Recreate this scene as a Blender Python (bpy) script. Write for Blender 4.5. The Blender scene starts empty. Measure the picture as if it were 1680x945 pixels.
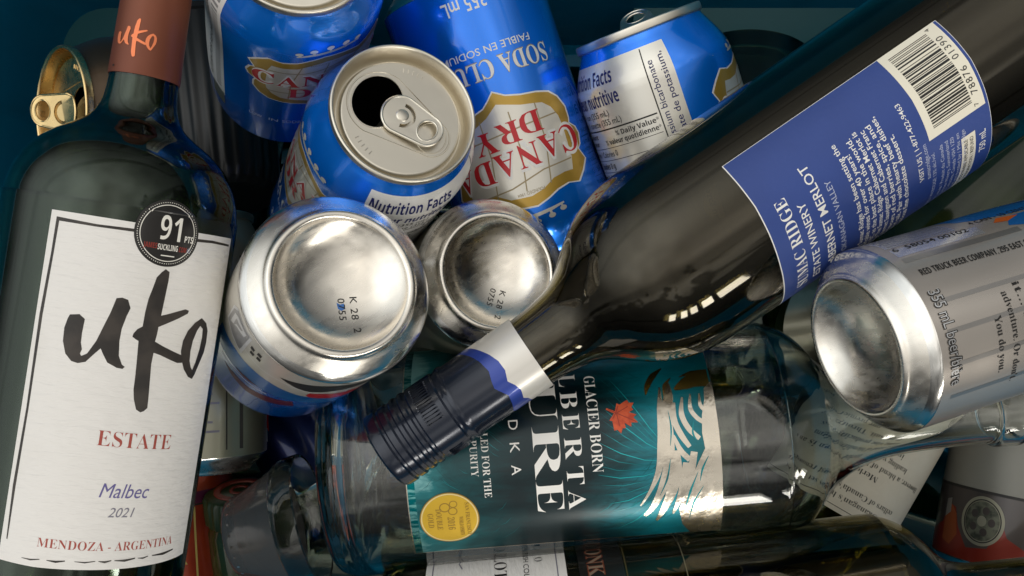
import bpy, bmesh, math, random
from mathutils import Vector, Matrix
random.seed(7)
S = bpy.context.scene
COL = S.collection
MM = 0.001
F, CX, CY = 1580.0, 840.0, 472.5        # focal length and centre of the picture, in pixels of the 1680 wide photograph
CZ = 0.76                               # height of the lens above the bin floor (m)

# ------------------------------------------------------------------ camera, world, lamps, exposure
cd = bpy.data.cameras.new('camera'); cam = bpy.data.objects.new('camera', cd); COL.objects.link(cam)
cam.location = (0, 0, CZ); cd.sensor_width = 36.0; cd.lens = F / 1680.0 * 36.0
cd.clip_start = 0.01; cd.clip_end = 50
S.camera = cam
W = bpy.data.worlds.new('World'); S.world = W; W.use_nodes = True
wn, wl = W.node_tree.nodes, W.node_tree.links
bg = wn['Background']
tc = wn.new('ShaderNodeTexCoord'); sep = wn.new('ShaderNodeSeparateXYZ'); wl.new(tc.outputs['Generated'], sep.inputs[0])
rmp = wn.new('ShaderNodeValToRGB'); wl.new(sep.outputs['Z'], rmp.inputs[0])
e = rmp.color_ramp.elements
e[0].position = 0.0; e[0].color = (0.07, 0.075, 0.08, 1)
e[1].position = 1.0; e[1].color = (1.08, 1.035, 0.96, 1)
x = e.new(0.45); x.color = (0.34, 0.34, 0.33, 1)
x = e.new(0.80); x.color = (1.0, 0.98, 0.93, 1)
nz = wn.new('ShaderNodeTexNoise'); nz.inputs['Scale'].default_value = 2.6; nz.inputs['Detail'].default_value = 1.5
wl.new(tc.outputs['Generated'], nz.inputs['Vector'])
mr = wn.new('ShaderNodeMapRange'); mr.inputs[1].default_value = 0.35; mr.inputs[2].default_value = 0.65
mr.inputs[3].default_value = 0.70; mr.inputs[4].default_value = 1.12
wl.new(nz.outputs['Fac'], mr.inputs[0])
mx = wn.new('ShaderNodeVectorMath'); mx.operation = 'SCALE'
wl.new(rmp.outputs[0], mx.inputs[0]); wl.new(mr.outputs[0], mx.inputs['Scale'])
# joist-like dark bands added overhead to streak the reflections
def wmath(op, a, b=0.0):
    q = wn.new('ShaderNodeMath'); q.operation = op
    for i, v in enumerate((a, b)):
        if isinstance(v, (int, float)): q.inputs[i].default_value = v
        else: wl.new(v, q.inputs[i])
    return q.outputs[0]
zc = wmath('MAXIMUM', sep.outputs['Z'], 0.12)
along = wmath('DIVIDE', wmath('ADD', wmath('MULTIPLY', sep.outputs['X'], 0.52), wmath('MULTIPLY', sep.outputs['Y'], -0.85)), zc)
fr = wmath('ABSOLUTE', wmath('SUBTRACT', wmath('FRACT', wmath('ADD', wmath('MULTIPLY', along, 0.55), 0.30)), 0.5))
jm = wn.new('ShaderNodeMapRange'); jm.interpolation_type = 'SMOOTHSTEP'; wl.new(fr, jm.inputs[0])
jm.inputs[1].default_value = 0.03; jm.inputs[2].default_value = 0.13; jm.inputs[3].default_value = 0.55; jm.inputs[4].default_value = 1.08
m2 = wn.new('ShaderNodeVectorMath'); m2.operation = 'SCALE'; wl.new(mx.outputs[0], m2.inputs[0]); wl.new(jm.outputs[0], m2.inputs['Scale'])
# the room is darker towards the low window wall, with a ragged edge (noise, added to break up reflections)
n2 = wn.new('ShaderNodeTexNoise'); n2.inputs['Scale'].default_value = 5.5; n2.inputs['Detail'].default_value = 2.5; wl.new(tc.outputs['Generated'], n2.inputs['Vector'])
edge2 = wmath('ADD', along, wmath('MULTIPLY', wmath('SUBTRACT', n2.outputs['Fac'], 0.5), 2.2))
dm = wn.new('ShaderNodeMapRange'); dm.interpolation_type = 'SMOOTHSTEP'; wl.new(edge2, dm.inputs[0])
dm.inputs[1].default_value = 0.45; dm.inputs[2].default_value = 0.80; dm.inputs[3].default_value = 1.08; dm.inputs[4].default_value = 0.30
m3 = wn.new('ShaderNodeVectorMath'); m3.operation = 'SCALE'; wl.new(m2.outputs[0], m3.inputs[0]); wl.new(dm.outputs[0], m3.inputs['Scale'])
# a broad pale glow high on the upper left, where the daylight comes in
dt = wn.new('ShaderNodeVectorMath'); dt.operation = 'DOT_PRODUCT'; wl.new(tc.outputs['Generated'], dt.inputs[0]); dt.inputs[1].default_value = (-0.66, 0.30, 0.69)
gl = wn.new('ShaderNodeMapRange'); gl.interpolation_type = 'SMOOTHERSTEP'; wl.new(dt.outputs['Value'], gl.inputs[0])
gl.inputs[1].default_value = 0.62; gl.inputs[2].default_value = 1.0; gl.inputs[3].default_value = 0.0; gl.inputs[4].default_value = 0.75
gc = wn.new('ShaderNodeVectorMath'); gc.operation = 'SCALE'; gc.inputs[0].default_value = (0.93, 0.98, 1.0); wl.new(gl.outputs[0], gc.inputs['Scale'])
m4 = wn.new('ShaderNodeVectorMath'); m4.operation = 'ADD'; wl.new(m3.outputs[0], m4.inputs[0]); wl.new(gc.outputs[0], m4.inputs[1])
wl.new(m4.outputs[0], bg.inputs['Color']); bg.inputs['Strength'].default_value = 1.0

def area_lamp(name, loc, target, sx, sy, power, color):
    l = bpy.data.lights.new(name, 'AREA'); l.shape = 'RECTANGLE'; l.size = sx; l.size_y = sy; l.energy = power; l.color = color
    o = bpy.data.objects.new(name, l); COL.objects.link(o); o.location = loc
    o.rotation_euler = (Vector(target) - Vector(loc)).to_track_quat('-Z', 'Y').to_euler()
    return o
for wx, wy, wz, wp in ((0.26, -1.34, 1.01, 1.2), (0.46, -1.22, 1.00, 1.3), (0.62, -1.12, 1.01, 1.1), (0.78, -1.01, 1.02, 1.3), (0.96, -0.90, 1.00, 1.0), (1.16, -0.74, 1.03, 1.5)):       # the panes of a low window, lower right
    area_lamp('window_pane', (wx, wy, wz), (0, 0, 0.4), 0.12, 0.20, wp, (1.0, 0.96, 0.88))

S.render.engine = 'CYCLES'
cy = S.cycles
cy.use_denoising = True
cy.max_bounces = 16; cy.transmission_bounces = 14; cy.glossy_bounces = 8; cy.diffuse_bounces = 4; cy.transparent_max_bounces = 12
cy.sample_clamp_indirect = 4.0; cy.blur_glossy = 0.3
S.view_settings.view_transform = 'Standard'; S.view_settings.look = 'None'
S.view_settings.exposure = 0.06; S.view_settings.gamma = 1.0

# ------------------------------------------------------------------ materials
MATS = {}
def mat(name, base, rough=0.5, metal=0.0, trans=0.0, ior=1.45, coat=0.0, coat_rough=0.08, spec=0.5, aniso=0.0, tint=None,
        bump=None, var=None, rvar=None, emit=None):
    """bump=(scale, strength[, stretch]) var=(scale, colour2[, stretch, low, high]) rvar=(scale, amount[, stretch])"""
    if name in MATS: return MATS[name]
    m = bpy.data.materials.new(name); m.use_nodes = True; MATS[name] = m
    n, l = m.node_tree.nodes, m.node_tree.links; p = n['Principled BSDF']
    p.inputs['Base Color'].default_value = (*base, 1); p.inputs['Roughness'].default_value = rough
    p.inputs['Metallic'].default_value = metal; p.inputs['Transmission Weight'].default_value = trans
    p.inputs['IOR'].default_value = ior; p.inputs['Coat Weight'].default_value = coat; p.inputs['Coat Roughness'].default_value = coat_rough
    p.inputs['Specular IOR Level'].default_value = spec; p.inputs['Anisotropic'].default_value = aniso
    if tint: p.inputs['Specular Tint'].default_value = (*tint, 1)
    def noise(sc, st=None, detail=3.0):
        t = n.new('ShaderNodeTexCoord'); mp = n.new('ShaderNodeMapping'); l.new(t.outputs['Object'], mp.inputs[0])
        mp.inputs['Scale'].default_value = st or (1, 1, 1)
        z = n.new('ShaderNodeTexNoise'); z.inputs['Scale'].default_value = sc; z.inputs['Detail'].default_value = detail
        l.new(mp.outputs[0], z.inputs['Vector']); return z
    if var:
        z = noise(var[0], var[2] if len(var) > 2 else None, 4.0)
        r = n.new('ShaderNodeMapRange'); l.new(z.outputs['Fac'], r.inputs[0])
        r.inputs[1].default_value = var[3] if len(var) > 3 else 0.4; r.inputs[2].default_value = var[4] if len(var) > 4 else 0.62
        mxn = n.new('ShaderNodeMix'); mxn.data_type = 'RGBA'; l.new(r.outputs[0], mxn.inputs[0])
        mxn.inputs[6].default_value = (*base, 1); mxn.inputs[7].default_value = (*var[1], 1)
        l.new(mxn.outputs[2], p.inputs['Base Color'])
    if rvar:
        z = noise(rvar[0], rvar[2] if len(rvar) > 2 else None)
        r = n.new('ShaderNodeMapRange'); l.new(z.outputs['Fac'], r.inputs[0]); r.inputs[1].default_value = 0.3; r.inputs[2].default_value = 0.7
        r.inputs[3].default_value = max(0.02, rough - rvar[1]); r.inputs[4].default_value = rough + rvar[1]
        l.new(r.outputs[0], p.inputs['Roughness'])
    if bump:
        z = noise(bump[0], bump[2] if len(bump) > 2 else None, 2.0)
        b = n.new('ShaderNodeBump'); b.inputs['Strength'].default_value = bump[1]; b.inputs['Distance'].default_value = 0.001
        l.new(z.outputs['Fac'], b.inputs['Height']); l.new(b.outputs[0], p.inputs['Normal'])
    return m

ALU = mat('bare_aluminium', (0.79, 0.745, 0.67), 0.26, 1.0, rvar=(320, 0.08, (1, .3, 1)), bump=(60, 0.05), aniso=.6)
ALU_CH = mat('satin_aluminium', (0.77, 0.755, 0.72), 0.19, 1.0, rvar=(150, 0.06, (1, 1, 6)), bump=(300, 0.025, (1, 1, 8)))
LIDM = mat('lid_aluminium', (0.72, 0.675, 0.585), 0.36, 1.0, rvar=(120, 0.05), bump=(90, 0.04))
GOLDM = mat('gold_lid_metal', (0.74, 0.54, 0.26), 0.27, 1.0, rvar=(300, 0.06), bump=(80, 0.08))
LINER = mat('shaded_can_lining', (0.035, 0.032, 0.028), 0.5)  # near black, painting in the shade inside the open cans
BLUE = mat('metallic_blue_print', (0.001, 0.20, 0.90), 0.22, 0.62, coat=1.0, coat_rough=0.05, rvar=(90, 0.05), bump=(26, 0.10))
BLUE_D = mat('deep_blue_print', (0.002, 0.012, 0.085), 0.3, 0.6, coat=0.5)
WHITE_P = mat('white_can_print', (0.78, 0.77, 0.75), 0.32, 0.25, coat=0.4, bump=(30, 0.06))
CREAM_P = mat('pearl_can_print', (0.72, 0.69, 0.62), 0.30, 0.55, coat=0.5, bump=(30, 0.06))
GOLD_P = mat('gold_can_print', (0.50, 0.31, 0.05), 0.33, 0.6, coat=0.4)
RED_P = mat('red_can_print', (0.52, 0.012, 0.02), 0.35, 0.35, coat=0.4)
LINE_P = mat('tan_line_print', (0.36, 0.29, 0.17), 0.4, 0.4)
INK = mat('black_ink', (0.012, 0.011, 0.010), 0.5)
INKBLUE = mat('dark_blue_ink', (0.006, 0.010, 0.10), 0.5)
PAPER = mat('textured_white_paper', (0.80, 0.775, 0.745), 0.75, bump=(420, 0.6, (0.35, 0.35, 1.6)), var=(26, (0.72, 0.69, 0.64), (1, 1, .6), .52, .78))
PAPER2 = mat('cream_label_paper', (0.62, 0.57, 0.47), 0.7, bump=(500, 0.15), var=(30, (0.56, 0.50, 0.40)))
BRUSH = mat('brush_black_ink', (0.022, 0.018, 0.016), 0.42, var=(120, (0.045, 0.036, 0.03)))
BRICK = mat('brick_red_ink', (0.38, 0.07, 0.05), 0.55)
VIOLET = mat('violet_ink', (0.13, 0.11, 0.30), 0.55)
GREYINK = mat('grey_ink', (0.20, 0.19, 0.24), 0.55)
LABELBLUE = mat('royal_blue_label', (0.026, 0.060, 0.25), 0.5, var=(22, (0.021, 0.049, 0.21)), bump=(700, 0.08))
LABELWHITE = mat('white_label_print', (0.82, 0.80, 0.76), 0.5)
DIMWHITE = mat('pale_blue_small_print', (0.45, 0.48, 0.62), 0.5)
BARPATCH = mat('ivory_barcode_patch', (0.80, 0.75, 0.62), 0.5)
GREEN_GLASS = mat('dark_green_glass', (0.11, 0.16, 0.07), 0.05, 0, 1.0, 1.56, tint=(.86, 1.0, .90), rvar=(30, .035), bump=(9, .05))
BROWN_GLASS = mat('dark_olive_glass', (0.10, 0.085, 0.03), 0.035, 0, 1.0, 1.56, tint=(1.0, .92, .76), rvar=(28, .03), bump=(12, 0.05))
AMBER_GLASS = mat('amber_green_glass', (0.21, 0.17, 0.035), 0.03, 0, 1.0, 1.6, tint=(1.0, .95, .75), rvar=(28, .025), bump=(20, 0.06))
CLEAR = mat('clear_glass', (0.93, 0.95, 0.90), 0.01, 0, 1.0, 1.5, bump=(16, 0.06))
BLACKGLASS = mat('black_green_glass', (0.010, 0.017, 0.006), 0.10, 0, 0.0, 1.42, rvar=(20, .05), var=(40, (.02, .03, .008)))
SMOKE = mat('smoky_clear_plastic', (0.22, 0.21, 0.20), 0.10, 0, 0.6, 1.45, bump=(60, 0.25))
NAVYCAP = mat('navy_screw_cap', (0.007, 0.012, 0.026), 0.22, 0.3, coat=0.4, coat_rough=0.12, bump=(80, 0.05))
BANDBLUE = mat('cobalt_band', (0.020, 0.050, 0.30), 0.34, 0.3, coat=0.4)
BANDWHITE = mat('silver_white_band', (0.68, 0.65, 0.60), 0.33, 0.3, coat=0.4, bump=(300, 0.04))
RUST = mat('rust_foil', (0.175, 0.052, 0.025), 0.42, 0.35, bump=(40, 0.12), var=(25, (0.16, 0.046, 0.024)))
ORANGE_FOIL = mat('orange_foil_print', (0.80, 0.22, 0.09), 0.38, 0.4)
STICKER = mat('black_sticker', (0.016, 0.014, 0.013), 0.35, coat=0.3)
STRED = mat('dull_red_ink', (0.28, 0.03, 0.02), 0.5)
STWHITE = mat('sticker_white_ink', (0.82, 0.79, 0.72), 0.5)
TEAL = mat('teal_foil', (0.0, 0.14, 0.15), 0.33, 0.55, coat=0.5, var=(75, (0.0, 0.045, 0.055), (0.5, 0.5, 1.3), 0.38, 0.62))
TEAL_B = mat('bright_teal_foil', (0.0, 0.24, 0.27), 0.30, 0.55, coat=0.5, var=(120, (0.0, 0.13, 0.15), (1.5, 1.5, 0.5)))
TEAL_D = mat('black_teal_foil', (0.002, 0.028, 0.032), 0.33, 0.4, coat=0.5, var=(60, (0.0, 0.055, 0.06)))
TEAL_S = mat('silvery_teal_foil', (0.18, 0.48, 0.48), 0.26, 0.9, var=(260, (0.0, 0.16, 0.18), (3, 3, 0.5), 0.42, 0.55))
SILVER_F = mat('silver_foil', (0.58, 0.53, 0.45), 0.26, 1.0, bump=(240, 0.25), rvar=(120, 0.08))
GOLD_F = mat('gold_medal_foil', (0.66, 0.42, 0.04), 0.38, 0.55, bump=(160, 0.1))
GOLD_INK = mat('dark_gold_print', (0.32, 0.19, 0.03), 0.45, 0.4)
GOLD_LT = mat('pale_gold_print', (0.80, 0.63, 0.28), 0.4, 0.5)
LEAF = mat('maple_red_print', (0.62, 0.10, 0.035), 0.4, 0.3, var=(300, (0.42, 0.05, 0.02)))
LEAF_D = mat('leaf_vein_print', (0.30, 0.03, 0.015), 0.5)
SILVERCAN = mat('silver_can_print', (0.56, 0.51, 0.46), 0.32, 0.75, coat=0.4, var=(40, (0.50, 0.455, 0.41), (1, 1, 0.12)), rvar=(60, 0.06, (1, 1, 0.1)), bump=(24, 0.05))
SILVERBAR = mat('pale_silver_print', (0.74, 0.74, 0.75), 0.25, 0.8, coat=0.4)
STRIPE = mat('grey_stripe_print', (0.42, 0.40, 0.38), 0.28, 0.85, coat=0.3)
SKY_P = mat('sky_blue_can_print', (0.02, 0.19, 0.58), 0.3, 0.6, coat=0.4)
ORANGE_P = mat('orange_can_print', (0.62, 0.13, 0.02), 0.35, 0.4, coat=0.4)
REDORANGE = mat('tomato_red_can_print', (0.40, 0.05, 0.012), 0.33, 0.4, coat=0.5, var=(35, (0.30, 0.03, 0.01)))
YELLOWP = mat('straw_can_print', (0.55, 0.42, 0.12), 0.4, 0.3)
MAROON = mat('maroon_can_print', (0.11, 0.015, 0.05), 0.35, 0.4, coat=0.4)
BROWN_P = mat('dark_brown_can_print', (0.055, 0.045, 0.042), 0.35, 0.4, coat=0.4)
OLIVE_P = mat('olive_silver_can_print', (0.34, 0.33, 0.25), 0.3, 0.7, coat=0.4)
GREEN_PL = mat('green_ribbed_plastic', (0.012, 0.026, 0.004), 0.4, bump=(60, 0.1))
BLACK_PL = mat('black_plastic', (0.012, 0.012, 0.012), 0.32, bump=(50, 0.1))
BIN = mat('teal_bin_plastic', (0.003, 0.21, 0.38), 0.40, bump=(160, 0.2), var=(30, (0.003, 0.16, 0.29), (1, 1, .2), .45, .7), rvar=(40, .1))
BIN_STEP = mat('shaded_teal_bin_rib', (0.012, 0.13, 0.15), 0.42, bump=(160, 0.12))  # bin teal darkened, so the ledge carries its shade in the colour

# ------------------------------------------------------------------ mesh building
SANS, SERIF, BOLD, ITAL, SLANT = 'sans', 'serif', 'bold', 'ital', 'slant'
def teal_print():
    m = bpy.data.materials.new('teal_foil_print'); m.use_nodes = True
    n, l = m.node_tree.nodes, m.node_tree.links; p = n['Principled BSDF']
    p.inputs['Metallic'].default_value = 0.55; p.inputs['Roughness'].default_value = 0.34; p.inputs['Coat Weight'].default_value = 0.35; p.inputs['Coat Roughness'].default_value = 0.2
    t = n.new('ShaderNodeTexCoord'); sp = n.new('ShaderNodeSeparateXYZ'); l.new(t.outputs['Object'], sp.inputs[0])
    def nz(sc, st, det, rough=.5):
        mp = n.new('ShaderNodeMapping'); mp.inputs['Scale'].default_value = st; l.new(t.outputs['Object'], mp.inputs[0])
        z = n.new('ShaderNodeTexNoise'); z.inputs['Scale'].default_value = sc; z.inputs['Detail'].default_value = det; z.inputs['Roughness'].default_value = rough; z.inputs['Distortion'].default_value = 1.2
        l.new(mp.outputs[0], z.inputs['Vector']); return z.outputs['Fac']
    def mth(op, a, b):
        q = n.new('ShaderNodeMath'); q.operation = op
        for i, v in enumerate((a, b)):
            if isinstance(v, (int, float)): q.inputs[i].default_value = v
            else: l.new(v, q.inputs[i])
        return q.outputs[0]
    big = nz(28, (1, 1, .8), 3); fine = nz(130, (1.6, 1.6, .35), 5, .7)
    h = mth('ADD', mth('MULTIPLY', mth('SUBTRACT', sp.outputs['Z'], 0.047), 7.94), mth('MULTIPLY', mth('SUBTRACT', big, .5), .42))
    h = mth('ADD', h, mth('MULTIPLY', mth('SUBTRACT', fine, .5), .22))
    r = n.new('ShaderNodeValToRGB'); l.new(h, r.inputs[0]); el = r.color_ramp.elements
    el[0].position = 0.0; el[0].color = (.20, .46, .47, 1); el[1].position = 1.0; el[1].color = (0, .12, .14, 1)
    for q, c in ((.06, (.01, .17, .19)), (.16, (0, .065, .075)), (.27, (0, .032, .038)), (.38, (0, .012, .016)), (.56, (0, .011, .015)), (.66, (0, .045, .055)), (.82, (0, .22, .28)), (.93, (0, .15, .19))):
        x = el.new(q); x.color = (*c, 1)
    l.new(r.outputs[0], p.inputs['Base Color']); return m
TEALP = teal_print()
def styled(s, font):
    out = ''
    for c in s:
        o = ord(c)
        if font == SERIF and c.isascii() and c.isalnum():
            out += chr(0x1D400 + o - 65) if c.isupper() else chr(0x1D41A + o - 97) if c.islower() else chr(0x1D7CE + o - 48)
        elif font == BOLD and c.isascii() and c.isalnum():
            out += chr(0x1D5D4 + o - 65) if c.isupper() else chr(0x1D5EE + o - 97) if c.islower() else chr(0x1D7EC + o - 48)
        elif font == ITAL and c.isascii() and c.isalpha():
            out += chr(0x1D434 + o - 65) if c.isupper() else ('\u210E' if c == 'h' else chr(0x1D44E + o - 97))
        else: out += c
    return out
_tcache = {}
def text_tris(s, font=SANS, weight=0.0, space=1.0):
    """the outline of a line of lettering as 2D vertices and faces, baseline at y = 0"""
    k = (s, font, weight, space)
    if k in _tcache: return _tcache[k]
    c = bpy.data.curves.new('lettering', 'FONT'); c.body = styled(s, font); c.size = 1.0; c.resolution_u = 3
    c.offset = weight; c.space_character = space
    if font == SLANT: c.shear = 0.28
    o = bpy.data.objects.new('lettering', c); COL.objects.link(o)
    dg = bpy.context.evaluated_depsgraph_get(); dg.update()
    me = bpy.data.meshes.new_from_object(o.evaluated_get(dg))
    vs = [(v.co.x, v.co.y) for v in me.vertices]; fs = [tuple(p.vertices) for p in me.polygons]
    bpy.data.objects.remove(o); bpy.data.curves.remove(c); bpy.data.meshes.remove(me)
    _tcache[k] = (vs, fs); return vs, fs
_hcache = {}
def cap_height(font):
    if font not in _hcache:
        v, f = text_tris('E', font); _hcache[font] = max(p[1] for p in v)
    return _hcache[font]

class MB:
    """collects one mesh (millimetres in, metres out) with its material slots"""
    def __init__(s, prof=None, R=None):
        s.v, s.f, s.m, s.mats = [], [], [], []
        s.prof = sorted([(h, r) for r, h in prof]) if prof else None
        s.R = R; s.plane = None; s.dent = None
    def slot(s, m):
        if m not in s.mats: s.mats.append(m)
        return s.mats.index(m)
    def add(s, vs, fs, m):
        b = len(s.v); s.v += [tuple(p) for p in vs]; k = s.slot(m)
        for f in fs: s.f.append(tuple(i + b for i in f)); s.m.append(k)
    # ---- the surface that print is laid on
    def rad(s, h):
        p = s.prof
        if h <= p[0][0]: return p[0][1], 0
        for (h0, r0), (h1, r1) in zip(p, p[1:]):
            if h <= h1:
                if h1 - h0 < 1e-6: continue
                t = (h - h0) / (h1 - h0); return r0 + (r1 - r0) * t, (r1 - r0) / (h1 - h0)
        return p[-1][1], 0
    def wrap(s, u, h, off):
        if s.plane: return s.plane(u, h, off)
        r, sl = s.rad(h); k = 1 / math.sqrt(1 + sl * sl); t = u / s.R
        if s.dent: r += s.dent(t, h)
        rr = r + off * k; hh = h - off * sl * k
        return (rr * math.sin(t), -rr * math.cos(t), hh)
    def flat(s, vs, fs, m, level=1, step=2.0, hstep=None):
        """2D faces -> cut into strips -> laid on the surface"""
        bm = bmesh.new()
        bv = [bm.verts.new((p[0], p[1], 0)) for p in vs]
        for f in fs:
            try: bm.faces.new([bv[i] for i in f])
            except ValueError: pass
        s._flat(bm, m, level, step, hstep)
    def _flat(s, bm, m, level, step, hstep):
        if s.dent and not s.plane: step = min(step, 2.0) if step else step; hstep = hstep or 3.0
        bmesh.ops.remove_doubles(bm, verts=bm.verts, dist=1e-5)
        for ax, st in ((0, step), (1, hstep or 999)):
            if not st or not bm.verts: continue
            lo = min(v.co[ax] for v in bm.verts); hi = max(v.co[ax] for v in bm.verts)
            k = math.floor(lo / st) + 1
            cuts = []
            while k * st < hi:
                cuts.append(k * st); k += 1
            if ax == 1 and s.prof and not s.plane: cuts += [q[0] for q in s.prof if lo + .05 < q[0] < hi - .05]
            for cv in cuts:
                co = [0, 0, 0]; co[ax] = cv; no = [0, 0, 0]; no[ax] = 1
                bmesh.ops.bisect_plane(bm, geom=bm.verts[:] + bm.edges[:] + bm.faces[:], plane_co=co, plane_no=no, dist=1e-6)
        for f in bm.faces:
            f.normal_update()
            if f.normal.z < 0: f.normal_flip()
        bm.verts.index_update(); off = 0.055 * level
        s.add([s.wrap(v.co.x, v.co.y, off) for v in bm.verts], [tuple(v.index for v in f.verts) for f in bm.faces], m); bm.free()
    def poly(s, pts, m, level=1, holes=(), step=2.0, hstep=None):
        bm = bmesh.new(); es = []
        for loop in [pts] + list(holes):
            vs = [bm.verts.new((p[0], p[1], 0)) for p in loop]
            es += [bm.edges.new((vs[i], vs[(i + 1) % len(vs)])) for i in range(len(vs))]
        bmesh.ops.triangle_fill(bm, use_beauty=True, edges=es)
        s._flat(bm, m, level, step, hstep)
    def rect(s, u0, h0, u1, h1, m, level=1, step=2.0, hstep=None):
        s.flat([(u0, h0), (u1, h0), (u1, h1), (u0, h1)], [(0, 1, 2, 3)], m, level, step, hstep)
    def ell(s, u, h, a, b, m, level=1, hole=None, n=48, step=2.0):
        c = lambda k: [(u + a * k * math.cos(i * 2 * math.pi / n), h + b * k * math.sin(i * 2 * math.pi / n)) for i in range(n)]
        s.poly(c(1), m, level, [c(hole)] if hole else [], step)
    def line(s, pts, w, m, level=2, taper=None, step=2.0):
        L, Rr = [], []
        for i, p in enumerate(pts):
            a = pts[max(i - 1, 0)]; b = pts[min(i + 1, len(pts) - 1)]
            dx, dy = b[0] - a[0], b[1] - a[1]; q = math.hypot(dx, dy) or 1
            ww = w * 0.5 * (taper[i] if taper else 1)
            L.append((p[0] - dy / q * ww, p[1] + dx / q * ww)); Rr.append((p[0] + dy / q * ww, p[1] - dx / q * ww))
        n = len(pts)
        s.flat(L + Rr, [(i, n + i, n + i + 1, i + 1) for i in range(n - 1)], m, level, step)
    def text(s, t, u0, u1, h, cap, m, level=3, font=SANS, rot=0, weight=0.0, space=1.0, slope=0.0, step=None):
        """lettering from u0 to u1, baseline h, cap height in mm; rot=1: reads along +h (u0,u1 are then heights and h is u)"""
        vs, fs = text_tris(t, font, weight, space)
        if not vs: return
        lo = min(p[0] for p in vs); hi = max(p[0] for p in vs); k = cap / cap_height(font)
        sc = (u1 - u0) / (hi - lo) if u1 is not None else k
        pts = [(u0 + (x - lo) * sc, y * k) for x, y in vs]
        if rot: pts = [(h - y, x) for x, y in pts]
        else: pts = [(x, h + y + slope * (x - u0)) for x, y in pts]
        if step is None: step = 1.5 if cap > 3.5 else (2.5 if (u1 or 0) - u0 > 0 and cap > 1.6 else 0)
        s.flat(pts, fs, m, level, step or None)
    # ---- solids
    def lathe(s, prof, m, seg=96, mfn=None, scallop=None, dent=None):
        rings = []
        for r, h in prof:
            if r < 1e-6: rings.append([len(s.v)]); s.v.append((0, 0, h))
            else:
                b = len(s.v); rings.append(list(range(b, b + seg)))
                for i in range(seg):
                    t = 2 * math.pi * i / seg; q = r * (1 + (scallop(t, h) if scallop else 0)) + (dent(t, h) if dent else 0); s.v.append((q * math.sin(t), -q * math.cos(t), h))
        for j, (A, B) in enumerate(zip(rings, rings[1:])):
            k = s.slot(mfn(j) if mfn else m)
            if len(A) == 1 and len(B) == 1: continue
            for i in range(seg):
                i2 = (i + 1) % seg
                if len(A) == 1: f = (A[0], B[i2], B[i])
                elif len(B) == 1: f = (A[i], A[i2], B[0])
                else: f = (A[i], A[i2], B[i2], B[i])
                s.f.append(f); s.m.append(k)
    def tube(s, pts, r, m, n=8, closed=False):
        P = [Vector(p) for p in pts]; N = len(P); b = len(s.v); up = Vector((0, 0, 1))
        for i, p in enumerate(P):
            a = P[(i - 1) % N] if closed or i else P[0]; c = P[(i + 1) % N] if closed or i < N - 1 else P[-1]
            d = (c - a).normalized(); q = d.cross(up)
            q = q.normalized() if q.length > 1e-4 else Vector((1, 0, 0)); w = q.cross(d)
            for k in range(n):
                t = 2 * math.pi * k / n; s.v.append(tuple(p + r * (q * math.cos(t) + w * math.sin(t))))
        k = s.slot(m)
        for i in range(N if closed else N - 1):
            for j in range(n):
                s.f.append((b + i * n + j, b + ((i + 1) % N) * n + j, b + ((i + 1) % N) * n + (j + 1) % n, b + i * n + (j + 1) % n)); s.m.append(k)
        if not closed:
            s.f.append(tuple(b + j for j in range(n))); s.m.append(k); s.f.append(tuple(b + (N - 1) * n + j for j in range(n))); s.m.append(k)
    def plate(s, outer, holes, z0, z1, m, xf=None):
        bm = bmesh.new(); es = []
        for loop in [outer] + list(holes):
            vs = [bm.verts.new((p[0], p[1], z0)) for p in loop]
            es += [bm.edges.new((vs[i], vs[(i + 1) % len(vs)])) for i in range(len(vs))]
        bmesh.ops.triangle_fill(bm, use_beauty=True, edges=es)
        if z1 != z0:
            g = bmesh.ops.extrude_face_region(bm, geom=bm.faces[:])
            for q in g['geom']:
                if isinstance(q, bmesh.types.BMVert): q.co.z = z1
        bmesh.ops.recalc_face_normals(bm, faces=bm.faces)
        bm.verts.index_update()
        f = xf or (lambda p: p)
        s.add([f(tuple(v.co)) for v in bm.verts], [tuple(v.index for v in q.verts) for q in bm.faces], m); bm.free()
    def box(s, x0, y0, z0, x1, y1, z1, m):
        s.add([(x0, y0, z0), (x1, y0, z0), (x1, y1, z0), (x0, y1, z0), (x0, y0, z1), (x1, y0, z1), (x1, y1, z1), (x0, y1, z1)],
              [(0, 3, 2, 1), (4, 5, 6, 7), (0, 1, 5, 4), (1, 2, 6, 5), (2, 3, 7, 6), (3, 0, 4, 7)], m)
    def build(s, name, parent=None, sharp=38, recalc=False):
        me = bpy.data.meshes.new(name)
        me.from_pydata([(x * MM, y * MM, z * MM) for x, y, z in s.v], [], s.f)
        for m in s.mats: me.materials.append(m)
        me.polygons.foreach_set('material_index', s.m)
        if recalc:
            bm = bmesh.new(); bm.from_mesh(me); bmesh.ops.recalc_face_normals(bm, faces=bm.faces); bm.to_mesh(me); bm.free()
        me.polygons.foreach_set('use_smooth', [True] * len(me.polygons))
        me.set_sharp_from_angle(angle=math.radians(sharp)); me.update()
        o = bpy.data.objects.new(name, me); COL.objects.link(o)
        if parent: o.parent = parent
        return o

def smooth_prof(p, k=6):
    """Catmull-Rom through the profile points (r, h)"""
    out = []
    for i in range(len(p) - 1):
        a, b, c, d = p[max(i - 1, 0)], p[i], p[i + 1], p[min(i + 2, len(p) - 1)]
        for j in range(k):
            t = j / k
            out.append(tuple(0.5 * (2 * b[q] + (c[q] - a[q]) * t + (2 * a[q] - 5 * b[q] + 4 * c[q] - d[q]) * t * t + (3 * b[q] - a[q] - 3 * c[q] + d[q]) * t ** 3) for q in (0, 1)))
    out.append(p[-1]); return out

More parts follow.
